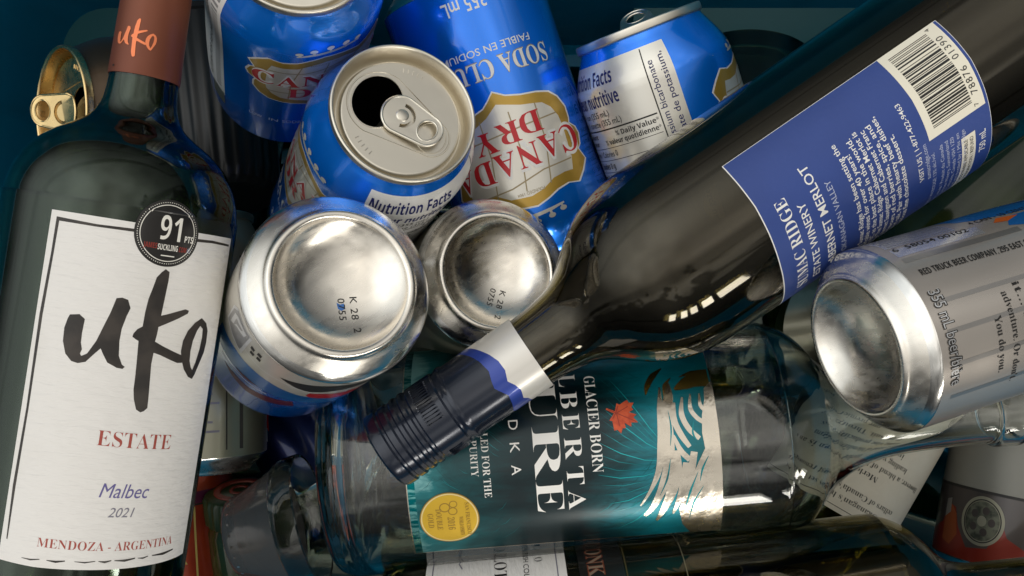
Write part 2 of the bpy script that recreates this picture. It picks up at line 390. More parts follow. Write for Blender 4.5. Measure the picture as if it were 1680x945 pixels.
def smooth_loop(p, k=4):
    out = []; n = len(p)
    for i in range(n):
        a, b, c, d = p[i - 1], p[i], p[(i + 1) % n], p[(i + 2) % n]
        for j in range(k):
            t = j / k
            out.append(tuple(0.5 * (2 * b[q] + (c[q] - a[q]) * t + (2 * a[q] - 5 * b[q] + 4 * c[q] - d[q]) * t * t + (3 * b[q] - a[q] - 3 * c[q] + d[q]) * t ** 3) for q in (0, 1)))
    return out
def world_pt(px, py, d):
    return Vector(((px - CX) / F * d, -(py - CY) / F * d, CZ * 1000 - d)) * MM
def pose(px, py, d, th, ph, s=1.0, roll=0.0):
    """where a thing lies: base centre seen at (px, py), d mm under the lens; axis heading th in the picture plane, sinking by ph"""
    o = world_pt(px, py, d); z = Vector((math.cos(th) * math.cos(ph), math.sin(th) * math.cos(ph), -math.sin(ph)))
    n = Vector((0, 0, 1)); n = (n - z * n.dot(z)).normalized(); y = -n; xx = y.cross(z)
    m = Matrix((xx, y, z)).transposed().to_4x4(); m = m @ Matrix.Rotation(roll, 4, 'Z') @ Matrix.Scale(s, 4)
    return Matrix.Translation(o) @ m
def thing(name, label, cat, m, group=None):
    o = bpy.data.objects.new(name, None); COL.objects.link(o); o.matrix_world = m; o.empty_display_size = 0.02
    o['label'] = label; o['category'] = cat
    if group: o['group'] = group
    return o
def tag(o, label, cat, group=None, kind=None):
    if label: o['label'] = label
    if cat: o['category'] = cat
    if group: o['group'] = group
    if kind: o['kind'] = kind

# ------------------------------------------------------------------ the bin the things lie in
R = math.radians
binr = thing('recycling_bin', 'teal blue plastic recycling bin holding the whole pile of bottles and cans', 'bin', Matrix.Identity(4))
mb = MB()
x0, x1, y0, y1, H = -310, 340, -245, 190, 430          # inside of the bin, mm
tp = 14                                                  # outward lean of the walls at the rim
def ring(x0, x1, y0, y1, z, rc=34, n=8):
    pts = []
    for cx, cy_, a0 in ((x1 - rc, y1 - rc, 0), (x0 + rc, y1 - rc, 90), (x0 + rc, y0 + rc, 180), (x1 - rc, y0 + rc, 270)):
        for i in range(n + 1):
            a = R(a0 + 90 * i / n); pts.append((cx + rc * math.cos(a), cy_ + rc * math.sin(a), z))
    return pts
rings = [ring(x0 + 6, x1 - 6, y0 + 6, y1 - 6, 0, 28), ring(x0, x1, y0, y1, 6), ring(x0 - tp, x1 + tp, y0 - tp, y1 + tp, H - 8), ring(x0 - tp - 4, x1 + tp + 4, y0 - tp - 4, y1 + tp + 4, H),
         ring(x0 - tp - 30, x1 + tp + 30, y0 - tp - 30, y1 + tp + 30, H), ring(x0 - tp - 32, x1 + tp + 32, y0 - tp - 32, y1 + tp + 32, H - 30),
         ring(x0 - tp - 8, x1 + tp + 8, y0 - tp - 8, y1 + tp + 8, H - 30), ring(x0 - 5, x1 + 5, y0 - 5, y1 + 5, -4)]
b = 0
for rr in rings: mb.v += rr
N = len(rings[0]); k = mb.slot(BIN)
for j in range(len(rings) - 1):
    for i in range(N):
        mb.f.append((j * N + i, j * N + (i + 1) % N, (j + 1) * N + (i + 1) % N, (j + 1) * N + i)); mb.m.append(k)
mb.f.append(tuple(range(N))); mb.m.append(k)
mb.f.append(tuple((len(rings) - 1) * N + i for i in range(N))); mb.m.append(k)
mb.build('shell', binr)
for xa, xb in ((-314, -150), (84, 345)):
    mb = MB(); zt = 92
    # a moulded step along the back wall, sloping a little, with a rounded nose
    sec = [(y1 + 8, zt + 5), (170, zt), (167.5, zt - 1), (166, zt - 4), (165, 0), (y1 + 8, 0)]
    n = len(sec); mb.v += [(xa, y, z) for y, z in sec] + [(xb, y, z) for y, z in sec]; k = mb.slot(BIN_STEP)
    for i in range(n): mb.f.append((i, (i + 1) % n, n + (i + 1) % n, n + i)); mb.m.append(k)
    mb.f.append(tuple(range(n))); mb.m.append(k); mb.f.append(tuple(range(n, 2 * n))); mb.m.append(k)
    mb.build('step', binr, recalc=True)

# ------------------------------------------------------------------ cans
CAN_BODY = [(33, 8.6), (33, 12), (33, 100), (32.8, 102.5), (31.9, 106), (30.4, 109.5), (28.8, 112.6), (27.4, 115.3), (26.3, 117.3), (26.0, 118.3)]
CAN_BASE = [(0, 10.5), (6, 10.0), (12, 8.6), (17, 6.2), (20.5, 3.4), (22.2, 1.6), (23.0, 0.5), (23.9, 0.0), (24.9, 0.1), (25.7, 0.9), (26.4, 1.9), (28.4, 3.6), (30.6, 5.6), (32.1, 7.2), (32.8, 8.2), (33.0, 8.8)]
CAN_LID = [(26.0, 118.2), (26.6, 118.5), (27.0, 119.0), (27.05, 121.2), (26.8, 121.9), (26.3, 122.1), (25.8, 121.8), (25.4, 120.8), (24.9, 118.0), (24.3, 115.2), (23.9, 114.2), (23.4, 113.9), (22.95, 114.3), (22.75, 115.4), (22.5, 116.6), (22.1, 117.1), (21.6, 117.2)]
def can_base(parent, m=None, stamp=None):
    mb = MB(); mb.lathe(smooth_prof(CAN_BASE, 3), ALU, 112, mfn=lambda j: ALU if j < 36 else (m or ALU_CH))
    if stamp:
        org, dr, up, s1, s2 = stamp[:5]; dome = smooth_prof(CAN_BASE, 3)
        def pl(u, h, off):
            X = org[0] + dr[0] * u + up[0] * h; Y = org[1] + dr[1] * u + up[1] * h; r = math.hypot(X, Y)
            z = 0.0
            for (ra, za), (rb, zb) in zip(dome, dome[1:]):
                if ra <= r <= rb: z = za + (zb - za) * (r - ra) / (rb - ra + 1e-9); break
            z -= off
            return (X, Y, z)
        mb.plane = pl
        mb.text(s1, 0, 13.4, 0, 2.4, INK, .7, SANS, weight=0.006, space=1.1)
        mb.text(s2, 0.4, 8.4, -4.2, 2.4, INK, .7, SANS, weight=0.006, space=1.1)
        if len(stamp) > 5: mb.poly([(1.9, -4.6), (4.2, -4.3), (4.9, -3.2), (4.3, -1.9), (2.2, -2.1), (2.6, -3.4)], mat('blue_stamp_ink', (.05, .16, .45), .4), .4)
    return mb.build('base', parent, sharp=60)
def can_lid(parent, lm, ang=22.0, lift=0.0, opened=True, panel_r=21.6):
    """lid with seam, countersink, drinking hole, score line, rivet; the tab is a child of the lid"""
    ca, sa = math.cos(R(ang)), math.sin(R(ang))
    rot = lambda a, b_: (a * ca - b_ * sa, a * sa + b_ * ca)
    mb = MB(); mb.lathe(smooth_prof(CAN_LID, 3), lm, 112)
    circ = [(panel_r * math.cos(2 * math.pi * i / 96), panel_r * math.sin(2 * math.pi * i / 96)) for i in range(96)]
    hole = [rot(-10.2 + 9.2 * math.cos(t), 11.0 * math.sin(t)) for t in [2 * math.pi * i / 40 for i in range(40)]]
    mb.plate(circ, [hole] if opened else [], 117.2, 117.2, lm)
    if opened:                                            # rolled lip and the flap pushed down into the can
        mb.tube([(*p, 117.15) for p in hole], 0.28, lm, 6, True)
        flap = [rot(-9.9 + 8.2 * math.cos(t), 9.8 * math.sin(t)) for t in [2 * math.pi * i / 30 for i in range(30)]]
        def fx(p):
            a = p[0] * ca + p[1] * sa; b_ = -p[0] * sa + p[1] * ca; a0 = -1.8; d = a - a0
            a2 = a0 + d * 0.28; z = 116.0 + d * 0.95
            q = rot(a2, b_); return (q[0], q[1], z - 116 + 115.6 + (p[2] - 116))
        mb.plate(flap, [], 116, 116.25, lm, fx)
    # the raised teardrop bead round hole and tab
    bead = []
    for i in range(33):
        t = R(90 + 180 * i / 32); bead.append(rot(-8.6 + 12.4 * math.cos(t), 13.0 * math.sin(t)))
    for i in range(25):
        t = R(-90 + 180 * i / 24); bead.append(rot(13.0 + 6.9 * math.cos(t), 7.6 * math.sin(t)))
    mb.tube([(*p, 117.2) for p in bead], 0.34, lm, 6, True)
    # finger dimple
    mb.tube([(*rot(13.0 + 5.6 * math.cos(t), 6.2 * math.sin(t)), 117.18) for t in [2 * math.pi * i / 32 for i in range(32)]], 0.3, lm, 6, True)
    for sgn in (-1, 1):                                   # embossed marks
        for q in range(5):
            a = R(ang + 180 + sgn * (62 + q * 5.5)); mb.tube([(18.2 * math.cos(a), 18.2 * math.sin(a), 117.2), (19.9 * math.cos(a), 19.9 * math.sin(a), 117.2)], 0.2, lm, 5)
    lid = mb.build('lid', parent, sharp=50)
    # ---- tab
    tb = MB(); rise = R(lift)
    def bend(p):
        a = p[0] * ca + p[1] * sa; b_ = -p[0] * sa + p[1] * ca; z = p[2] - 118.3
        d = a + 1.0
        if d > -3:
            dd = d + 3; a = -4 + dd * math.cos(rise) - z * math.sin(rise); z = dd * math.sin(rise) + z * math.cos(rise)
        z += 0.012 * max(d - 4, 0) ** 2 * 0.4
        q = rot(a, b_); return (q[0], q[1], 118.3 + z)
    out = []
    for i in range(25): t = R(90 + 180 * i / 24); out.append(rot(-0.6 + 6.9 * math.cos(t), 7.6 * math.sin(t)))
    for i in range(25): t = R(-90 + 180 * i / 24); out.append(rot(10.2 + 5.6 * math.cos(t), 6.3 * math.sin(t)))
    fh = [rot(10.4 + 3.6 * math.cos(t), 4.4 * math.sin(t)) for t in [2 * math.pi * i / 28 for i in range(28)]]
    arc = [rot(5.0 * math.cos(R(a)), 5.0 * math.sin(R(a))) for a in range(-75, 106, 12)] + [rot(3.5 * math.cos(R(a)), 3.5 * math.sin(R(a))) for a in range(105, -76, -12)]
    tb.plate(out, [fh, arc], 118.1, 118.8, lm, bend)
    tb.tube([bend((*p, 118.4)) for p in out], 0.62, lm, 8, True)
    tb.tube([bend((*p, 118.5)) for p in fh], 0.45, lm, 8, True)
    tb.lathe([(0, 119.5), (1.9, 119.45), (2.4, 119.2), (2.6, 118.8), (2.6, 117.2)], lm, 28)
    tb.build('tab', lid, sharp=45)
    return lid
def can(name, label, m, skin, lidm=LIDM, group=None, stamp=None, art=None, lid=None, bands=None, base_mat=None):
    root = thing(name, label, 'can', m, group)
    mb = MB(CAN_BODY, 33.0); pf = []
    for (r0, h0), (r1, h1) in zip(CAN_BODY, CAN_BODY[1:]):
        n = max(1, int((h1 - h0) / 3.4)); pf += [(r0 + (r1 - r0) * i / n, h0 + (h1 - h0) * i / n) for i in range(n)]
    pf.append(CAN_BODY[-1]); mid = [0.5 * (a[1] + b_[1]) for a, b_ in zip(pf, pf[1:])]
    rnd = random.Random(len(label) * 7 + int(m.translation.x * 1e4)); ph = [rnd.uniform(0, 6.3) for _ in range(4)]
    pits = [(rnd.uniform(-3.1, 3.1), rnd.uniform(25, 92), rnd.uniform(.35, .95), rnd.uniform(6, 12)) for _ in range(5)]
    def dent(t, h):
        w = max(0.0, min(1.0, (h - 9) / 12, (103 - h) / 14))
        if w <= 0: return 0.0
        d = .10 * math.sin(3 * t + ph[0] + h * .03) + .06 * math.sin(7 * t + ph[1] - h * .05) + .05 * math.sin(h * .16 + ph[2] + 2 * t)
        for a, b_, q, sg in pits:
            dt = (t - a + math.pi) % (2 * math.pi) - math.pi; d -= q * math.exp(-((dt * 33) ** 2 + (h - b_) ** 2 * .6) / (2 * sg * sg))
        return d * w
    mb.dent = dent
    mb.lathe(pf, skin, 112, mfn=(lambda j: bands(mid[j])) if bands else None, dent=dent)
    mb.lathe([(0, 12), (22, 8), (30, 14), (30.6, 98), (24.5, 114)], LINER, 48)
    if art: art(mb)
    mb.build('body', root, sharp=50)
    can_base(root, base_mat, stamp); can_lid(root, lidm, **(lid or {}))
    return root

SHIELD = [(12, 57.6), (6.8, 56.2), (4.2, 54.1), (1.4, 51.3), (-3, 54.1), (-8.6, 55.6), (-15, 56.4), (-20.4, 57.7), (-24.1, 60.5), (-26.6, 65), (-26.5, 69.6), (-25.7, 71.5),
          (-28.6, 73.5), (-29.6, 76.5), (-28.2, 80.5), (-26.2, 82), (-28.5, 86.5), (-25, 90.5), (-21.1, 94), (-16, 93), (-10.7, 94), (-6, 96), (-1.2, 97.4), (4, 96.7), (9.4, 94.8), (14, 92.5), (19, 93.5), (25, 95.5), (28, 90), (30.5, 86.5), (28.5, 82), (27.5, 74), (26, 67), (21.5, 61.5), (17, 58.5)]
INNER = [(13, 62.2), (6.9, 59.7), (1.6, 55.9), (-7.4, 59), (-16.1, 60.7), (-19.4, 63.4), (-21.6, 67.5), (-22.1, 71.9), (-21.5, 84), (-20, 89), (-15.9, 88.8), (-10.7, 89.5), (-5.5, 92.2), (-.2, 93.4), (8, 92.4), (13.5, 89), (20, 90), (24, 89), (25, 84), (23.5, 75), (21.5, 67.5), (18, 63.5)]
def grow(pts, k, cx=0.0, cy_=75.0): return [(cx + (u - cx) * k, cy_ + (h - cy_) * k) for u, h in pts]
def soda_logo(mb, u0):
    sh = lambda P: [(u + u0, h) for u, h in P]
    mb.poly(sh(grow(SHIELD, 1.03)), WHITE_P, 1, hstep=4); mb.poly(sh(SHIELD), GOLD_P, 2, hstep=4); mb.poly(sh(INNER), CREAM_P, 3, hstep=4)
    for h, hh in ((66, 66.5), (84.5, 87.5)): mb.line(sh([(-21, h), (-8, h + .6), (6, hh + 1), (22, hh + 2)]), 0.55, LINE_P, 4)
    for a, b_ in ((-13, -9), (-2, 1), (10, 13)): mb.line(sh([(a, 60), ((a + b_) / 2 - 1.5, 75), (b_, 91)]), 0.5, LINE_P, 4)
    # arched, rising lettering
    for i, c in enumerate('CANADA'):
        a = -27.5 + i * 9.5; mb.text(c, a + u0, a + 8.9 + u0, 71.8 + i * .85, 9.2 if i else 10.4, WHITE_P, 5, SERIF, weight=0.07, step=1.5)
        mb.text(c, a + .1 + u0, a + 8.8 + u0, 71.8 + i * .85, 9.0 if i else 10.2, RED_P, 6, SERIF, step=1.5)
    for i, c in enumerate('DRY'):
        a = -13.5 + i * 9.6; mb.text(c, a + u0, a + 9.0 + u0, 62.4 + i * 1.2, 8.2, RED_P, 6, SERIF, step=1.5)
    mb.ell(15.6 + u0, 67.8, 0.9, 0.9, RED_P, 5, n=14)
    mb.text('FOUNDED 1904', -6 + u0, 5 + u0, 91.2, 1.2, LINE_P, 6, SANS)
    # crown
    mb.line(sh([(-11.5, 99.6), (-6, 100.5), (1, 101.0), (8, 100.9), (13, 100.2)]), 1.3, CREAM_P, 1, taper=[.5, 1, 1.1, 1, .5])
    for q, (u, h) in enumerate(((-10.6, 101.6), (-5.4, 102.9), (0.8, 103.5), (7, 103.1), (12.2, 102.0))):
        mb.line(sh([(u * .97, 100.2), (u, h)]), 1.0, CREAM_P, 2); mb.ell(u + u0, h, 1.45, .95, CREAM_P, 3, n=18)
def soda_lower(mb, u0):
    mb.text('SODA CLUB', -27.5 + u0, 19 + u0, 38.6, 7.2, LINE_P, 1, SERIF, weight=0.012); mb.text('SODA CLUB', -27.3 + u0, 18.8 + u0, 38.8, 6.9, WHITE_P, 2, SERIF, weight=-0.004)
    mb.text('FAIBLE EN SODIUM', -21 + u0, 16.5 + u0, 33.8, 2.7, WHITE_P, 2, SANS, weight=0.006)
    mb.text('355 mL', -8.5 + u0, 9 + u0, 14.6, 5.2, WHITE_P, 2, SANS, weight=0.012)
def nutrition(mb, uL, uR, top=113.0, big=1.0, low=30.0, pm=WHITE_P):
    mb.rect(uL, low, uR, top, pm, 1, 2.0, 3.0)
    w = 33 * big; a = uL + 1.6; y = top - 8.6 * big
    mb.text('Nutrition Facts', a, a + w, y, 5.6 * big, INKBLUE, 3, BOLD, step=2); y -= 8.2 * big
    mb.text('Valeur nutritive', a, a + w * 1.03, y, 5.6 * big, INKBLUE, 3, BOLD, step=2); y -= 4.3 * big
    mb.text('Per 1 can (355 mL)', a, a + w * .80, y, 2.5 * big, INK, 3); y -= 3.7 * big
    mb.text('pour 1 canette (355 mL)', a, a + w * .96, y, 2.5 * big, INK, 3); y -= 1.6 * big
    uM = a + w * 1.42
    mb.rect(a, y - .3, uM, y + .3, INK, 2); y -= 3.4 * big
    mb.text('Amount', a, a + w * .4, y, 2.1 * big, INK, 3, BOLD); mb.text('% Daily Value*', uM - w * .62, uM, y, 2.1 * big, INK, 3, BOLD); y -= 3.1 * big
    mb.text('Teneur', a, a + w * .36, y, 2.1 * big, INK, 3, BOLD); mb.text('% valeur quotidienne*', uM - w * .86, uM, y, 2.1 * big, INK, 3, BOLD); y -= 1.3 * big
    for t, v in (('Calories / Calories 0', ''), ('Fat / Lipides 0 g', '0 %'), ('Sodium / Sodium 0 mg', '0 %'), ('Carbohydrate / Glucides 0 g', '0 %'), ('Protein / Prot\u00e9ines 0 g', '')):
        mb.rect(a, y - .12, uM, y + .12, INK, 2); y -= 3.7 * big
        mb.text(t, a, a + w * .034 * len(t), y, 2.5 * big, INK, 3, BOLD if v else SANS)
        if v: mb.text(v, uM - w * .16, uM, y, 2.4 * big, INK, 3)
        y -= 1.5 * big
    mb.rect(uM + .8, low + 2, uM + 1.3, top - .6, INK, 2, None, 3.0)
    mb.text('Carbonated water, Potassium bicarbonate', low + 8, top - 6, uM + 4.6, 2.6, INKBLUE, 3, SANS, rot=1, weight=.004)
    mb.text('Eau gaz\u00e9ifi\u00e9e, Bicarbonate de potassium,', low + 8, top - 4, uM + 9.2, 2.6, INKBLUE, 3, SANS, rot=1, weight=.004)

G_SODA = 'blue club soda cans in the pile'
def art3(mb):
    mb.rect(-58, 28, 1.8, 112, WHITE_P, 1, 2, 3)
    for i in range(26): mb.rect(-3.6 - .012 * i, 34 + i * 2.9, -.2, 35.2 + i * 2.9 + .3, mat('grey_small_print', (.22, .22, .22), .5), 2)
    mb.text('RETURN FOR REFUND / CONSIGN\u00c9E', 34, 108, -6.5, 2.4, INK, 3, rot=1)
    mb.rect(-7, 18, 1.4, 30, OLIVE_P, 2); soda_logo(mb, 43.5); pass
    for u, t in ((15, 'LOW'), (23.5, 'IN'), (29, 'SODIUM')): mb.text(t, u, u + 1.9 * len(t), 33, 2.6, WHITE_P, 2, SANS)
def art4(mb):
    soda_logo(mb, -10.5); soda_lower(mb, -10.5); nutrition(mb, 19.0, 88, 112.6, 1.06)
def art5(mb):
    soda_logo(mb, 1.0); soda_lower(mb, 1.5)
def art6(mb):
    nutrition(mb, -58, 1.4, 113.2, 0.98, pm=CREAM_P); soda_logo(mb, 43.0)  # pearl in place of white darkens this panel for the shade on it
can('soda_can', 'blue soda can standing under the centre top edge, its silver lid cut by the frame', pose(468.2, 131.4, 445, .633, -1.244), BLUE, LIDM, G_SODA, art=art3, lid=dict(ang=60, opened=False))
can('soda_can', 'blue soda can tilted at the middle with open lid and ring tab facing out', pose(555.8, 363.7, 456.1, .635, -1.113), BLUE, LIDM, G_SODA, art=art4, lid=dict(ang=22, opened=True, lift=4))
can('soda_can', 'blue soda can lying upside down showing the whole gold and white shield in red lettering', pose(744, -40, 432, R(289.5), .14, 1.1), BLUE, LIDM, G_SODA, art=art5, lid=dict(opened=False))
can('soda_can', 'blue soda can leaning behind the big dark bottle with its white nutrition panel in view', pose(1196.4, 482.4, 443.5, 1.942, -.184, 1.05), BLUE, LIDM, G_SODA, art=art6, lid=dict(ang=75, opened=True, lift=26))

# the two cans with their bottoms up
def art7(mb):
    GL = mat('grey_glyph_print', (.42, .42, .43), .3, .8); LT = mat('light_glyph_print', (.75, .75, .76), .3, .6)
    mb.poly([(13.2, 37), (13.2, 19), (10.4, 12.6), (-1.2, 12.4), (-1.0, 38)], LT, 1); mb.poly([(12.4, 35.5), (12.2, 20), (9.6, 13.2), (-.1, 13.2), (.4, 36.4)], GL, 2)
    mb.poly([(10.6, 32), (10.4, 19), (8, 15.6), (1.2, 15.2), (1.8, 20), (6.5, 24)], LT, 3); mb.poly([(8.4, 28), (8.6, 20), (3.4, 17.2), (4, 19.5), (7, 22.4)], GL, 4)
    for i, (u, h) in enumerate(((-2.4, 17), (-3.2, 21.5), (-5.6, 15.5), (-6.2, 20))): mb.rect(u - 1.8, h, u, h + 3.2, INK, 2)
    mb.line([(-1, 28.2), (-9.9, 29.1), (-18.7, 27.7), (-27, 29.6), (-40, 30)], .7, WHITE_P, 2)
    mb.poly([(-16.7, 23.2), (-21.4, 20.4), (-27.4, 16.8), (-36, 12), (-48, 11), (-48, 22), (-37.2, 23.9), (-28.3, 29.3), (-23, 27.6)], INK, 2)
    mb.poly([(-29, 38), (-29.4, 32.4), (-34, 31.2), (-44, 33), (-54, 40), (-52, 54), (-45, 52), (-35.4, 47.3), (-31.7, 43.9)], RED_P, 2)
    mb.poly([(22, 58), (16, 52), (10.4, 48), (1.2, 42), (-7.8, 39.5), (-15.1, 39), (-22.9, 40), (-30.5, 43), (-48, 50), (-60, 60), (-60, 116), (60, 116), (60, 90), (34, 66)], SKY_P, 1, hstep=3)
    mb.poly([(20, 70), (2.4, 60.6), (-12, 57), (-26, 56), (-48, 64), (-58, 84), (-58, 114), (50, 114), (50, 96)], BLUE, 2, hstep=3)
    mb.poly([(2.4, 69.6), (-4, 67.3), (-12, 67.1), (-19.8, 62), (-28, 58), (-30, 66.2), (-18.4, 72.8), (-11.6, 75.4), (-3.9, 73.6)], MAROON, 3)
    mb.poly([(-2, 58), (-8, 55.8), (-14, 56), (-8, 59.5)], MAROON, 3); mb.line([(6, 66), (-6, 61.5), (-18, 59.6)], .6, WHITE_P, 3)
BOT = 'cans lying bottom up with a stamped code'
can('upturned_can', 'white and blue can with its big round silver bottom beside the white wine label', pose(562.6, 462.8, 322, 3.688, 1.096), CREAM_P, LIDM, BOT,
    stamp=((-4.6, 2.6), (-.88, -.47), (-.47, .88), 'K 28  2', '0755', 1), art=art7)
can('upturned_can', 'silver can bottom with yellow glints, half hidden by the neck of the navy capped bottle', pose(817.8, 445, 388, 3.6, 1.21, .97), OLIVE_P, LIDM, BOT,
    stamp=((-7.4, .6), (-.70, -.72), (-.72, .70), 'K 28  2', '0755'))

# the silver beer can on the right
def art11(mb):
    mb.rect(-36.5, 12.5, -31.5, 48, SILVERBAR, 1); mb.rect(-52, 12.5, -38, 41, SILVERBAR, 1)
    bars = [1.2, .6, .9, .5, 1.4, .7, .5, 1.1]; u = -50.5
    for w in bars: mb.rect(u, 14, u + w * .8, 40, mat('faint_bar_print', (.50, .50, .52), .3, .8), 2); u += w + .7
    mb.text('6  58054 00102', 13.5, 44, -34.8, 2.3, INK, 3, rot=1, weight=.004); mb.text('4 CAN - 10 CENTS', 48, 74, -38.5, 2.3, INK, 3, rot=1, weight=.004)
    mb.rect(-30.4, 12.5, -28.0, 60, STRIPE, 1)
    mb.text('RED TRUCK BEER COMPANY, 295 EAST 1ST', 14, 60, -21.4, 2.5, INK, 3, BOLD, rot=1)
    mb.text('355 mL beer/bi\u00e8re', -15.6, 17.0, 11.6, 4.2, LABELWHITE, 3, SANS, weight=.02); mb.text('355 mL beer/bi\u00e8re', -15.5, 16.9, 11.6, 4.2, INK, 4, SANS, weight=.045); mb.text('355 mL beer/bi\u00e8re', -15.4, 16.8, 11.6, 4.15, SILVERBAR, 5, SANS, weight=-.006)
    mb.text('it... so', -10.5, 6.0, 42.0, 2.6, INK, 3, SERIF, weight=-.004); mb.text("adventure. Or don't.", -8.3, 23.5, 36.4, 2.6, INK, 3, SERIF, weight=-.004)
    mb.text('You do you.', -1.5, 18.0, 30.6, 2.6, INK, 3, SERIF, weight=-.004)
    mb.text('Stop and go for', -9, 18, 47.4, 2.6, INK, 3, SERIF, weight=-.004)
    for u in (-12, -2, 9, 21): mb.rect(u, 12.5, u + 1.6, 98, STRIPE, 1)
    mb.poly([(-60, 42), (-44, 46), (-41, 52), (-39, 62), (-37, 98), (-60, 98)], SKY_P, 1); mb.poly([(-37, 62), (-32, 58), (-30, 64), (-33, 80), (-38, 84)], SKY_P, 2)
    mb.poly([(-38, 58), (-35.5, 54.8), (-34.4, 60), (-36.5, 66)], ORANGE_P, 3); mb.poly([(-60, 70), (-50, 74), (-46, 84), (-46, 98), (-60, 98)], BLUE, 2)
can('beer_can', 'silver beer can on its side with small black print, bottom end turned to the centre', pose(1401, 569.9, 332.3, .263, .254), SILVERCAN, LIDM, art=art11)

# small gold can behind the white-labelled bottle
gm = pose(512.5, 216.9, 481.3, 3.209, -.791)
g = thing('gold_can', 'open gold can lid with raised tab, peeking out behind the bottle shoulder', 'can', gm)
mb = MB(); mb.lathe([(0, 96), (22, 93), (31, 94), (33, 97), (33, 100), (32.8, 102.5), (31.9, 106), (30.4, 109.5), (28.8, 112.6), (27.4, 115.3), (26.3, 117.3), (26, 118.3)], mat('bronze_can_side', (.07, .045, .025), .35, .8, coat=.3), 96); mb.build('body', g, sharp=50)
can_lid(g, GOLDM, ang=78, lift=27, opened=True)

# ------------------------------------------------------------------ bottles
def bottle_glass(root, outer, m, wall=3.0, floor=6.0, punt=0.0, seg=128, foot=33.0, z0=0.0):
    """hollow glass: outer skin, rim and inner skin in one closed mesh"""
    op = smooth_prof(outer, 5); inner = [(max(r - wall, 1.5), h) for r, h in op if h > floor + z0 + 4]
    mb = MB(); p = [(0, punt + z0), (foot * .55, punt * .72 + z0), (foot * .86, punt * .2 + z0), (foot, z0)] + op
    q = [(outer[-1][0] - wall, outer[-1][1])] + [a for a in inner[::-1] if a[1] < outer[-1][1] - .5]
    lo = q[-1]; f0 = floor + z0; q += [(lo[0] * .93, f0 + 1.5), (lo[0] * .75, f0 + punt * .2), (lo[0] * .4, f0 + punt * .75), (0, f0 + punt)]
    mb.lathe(p + q, m, seg)
    return mb.build('glass', root, sharp=60, recalc=True)

# --- the bottle with the white brush-lettered label
UP = [(36.5, .6), (38.8, 3.5), (39.5, 8), (39.5, 60), (39.5, 120), (39.5, 182), (39.1, 188), (38.0, 194.5), (35.8, 200.5), (32.0, 206.5), (26.6, 211.4), (20.5, 215.4), (15.8, 219.2), (13.2, 224), (12.1, 230), (11.6, 240), (11.2, 262), (11.2, 300)]
uko = thing('wine_bottle', 'tall dark bottle along the left edge with white label in black brush lettering', 'bottle', pose(72, 1193, 345, 1.417, 0.0))
bottle_glass(uko, UP, GREEN_GLASS, 3.0, 8, 20, foot=34)
mb = MB(smooth_prof(UP, 5), 39.5)
mb.poly([(-6.6, 71.2), (5, 70.4), (20, 70.2), (40, 69.8), (62, 69.2), (62.4, 120), (61.6, 183.2), (30, 183.4), (-6.6, 183.5)], PAPER, 2)
mb.line([(-4.6, 78), (-4.9, 95), (-4.5, 120), (-4.8, 150), (-4.2, 170), (-4.1, 181.5)], .95, BRUSH, 3, taper=[.4, 1, .8, 1.1, .9, 1.1])
mb.line([(-4.3, 180.9), (8, 180.6), (20, 180.9), (34, 180.5), (48, 181.0), (60, 180.6)], 1.0, BRUSH, 3, taper=[1.2, .8, 1, 1.1, .9, .7])
for a, b_, w in ((1, 6.5, .5), (8.6, 14, .7), (16.8, 23, .45), (24, 28, .7), (29, 36, .8), (37, 41, .5), (42.6, 53, .9)): mb.line([(a, 72.9), ((a + b_) / 2, 72.6), (b_, 73.0)], w, BRUSH, 3, taper=[.3, 1, .5])
K_U = [(4.3, 151.4), (7.1, 151.9), (8.9, 150.6), (8.7, 146.2), (8.8, 143), (9.4, 140.9), (9, 139.5), (9.5, 138.8), (11.1, 139.8), (13.2, 144.1), (14.9, 149.8), (16.1, 153.7), (17.2, 158.5), (18.9, 158.9), (20.7, 158.4), (21.8, 155.8), (21, 153.2), (20.1, 148.8), (20, 144.9), (20.5, 140.1), (21.8, 137.4), (22.8, 136.7), (22.2, 136), (20.4, 136.2), (17.4, 137.6), (15.8, 140.1), (14.8, 141.9), (13.3, 140.1), (11, 137.1), (8.8, 136.4), (6.8, 136.8), (4.7, 138.9), (3.4, 142.8), (3.2, 147), (3.8, 150.1)]
K_K = [(31.1, 169.8), (32.5, 169), (32.6, 166.2), (32.3, 161.1), (31.9, 154.4), (33.9, 155), (37.4, 156.2), (40.6, 157.2), (42.2, 156.8), (41.9, 155.8), (38.5, 154), (33.8, 151.7), (31.6, 150.6), (31.5, 148.2), (31.2, 145.7), (34.5, 144.2), (38.5, 142.7), (41.8, 141.6), (42.7, 139), (40.6, 138.9), (37.8, 139.8), (33.8, 141.3), (31.3, 142), (31.1, 138.1), (31.4, 134.2), (31.9, 127.5), (32.1, 123.6), (31, 122.5), (29.9, 122.1), (28.4, 123), (27.2, 126.3), (26.6, 129.5), (26.5, 134), (26.2, 139.5), (25.8, 145.5), (24.9, 145.9), (23.7, 146.7), (23.9, 147.8), (24.9, 149.3), (26.4, 150.3), (26.5, 155), (26.9, 159.4), (27.7, 162.9), (28.5, 166.8), (29.9, 168.7)]
K_O = [(48.9, 154.5), (51.9, 152.8), (53.5, 150.1), (53.8, 146), (53.2, 142.4), (51.2, 138.3), (49.7, 134.9), (48.6, 133.3), (46.4, 134.1), (43.9, 136.7), (42.1, 140.2), (41.4, 143), (41.6, 146.5), (43.1, 150), (45.9, 152.9)]
K_I = [(48.7, 151.8), (50.4, 150.7), (50.7, 147.8), (50.3, 143.7), (49.1, 139), (48, 136.4), (47.1, 137.3), (46, 139.6), (45.7, 143.1), (46.1, 146.6), (47.4, 150.1)]
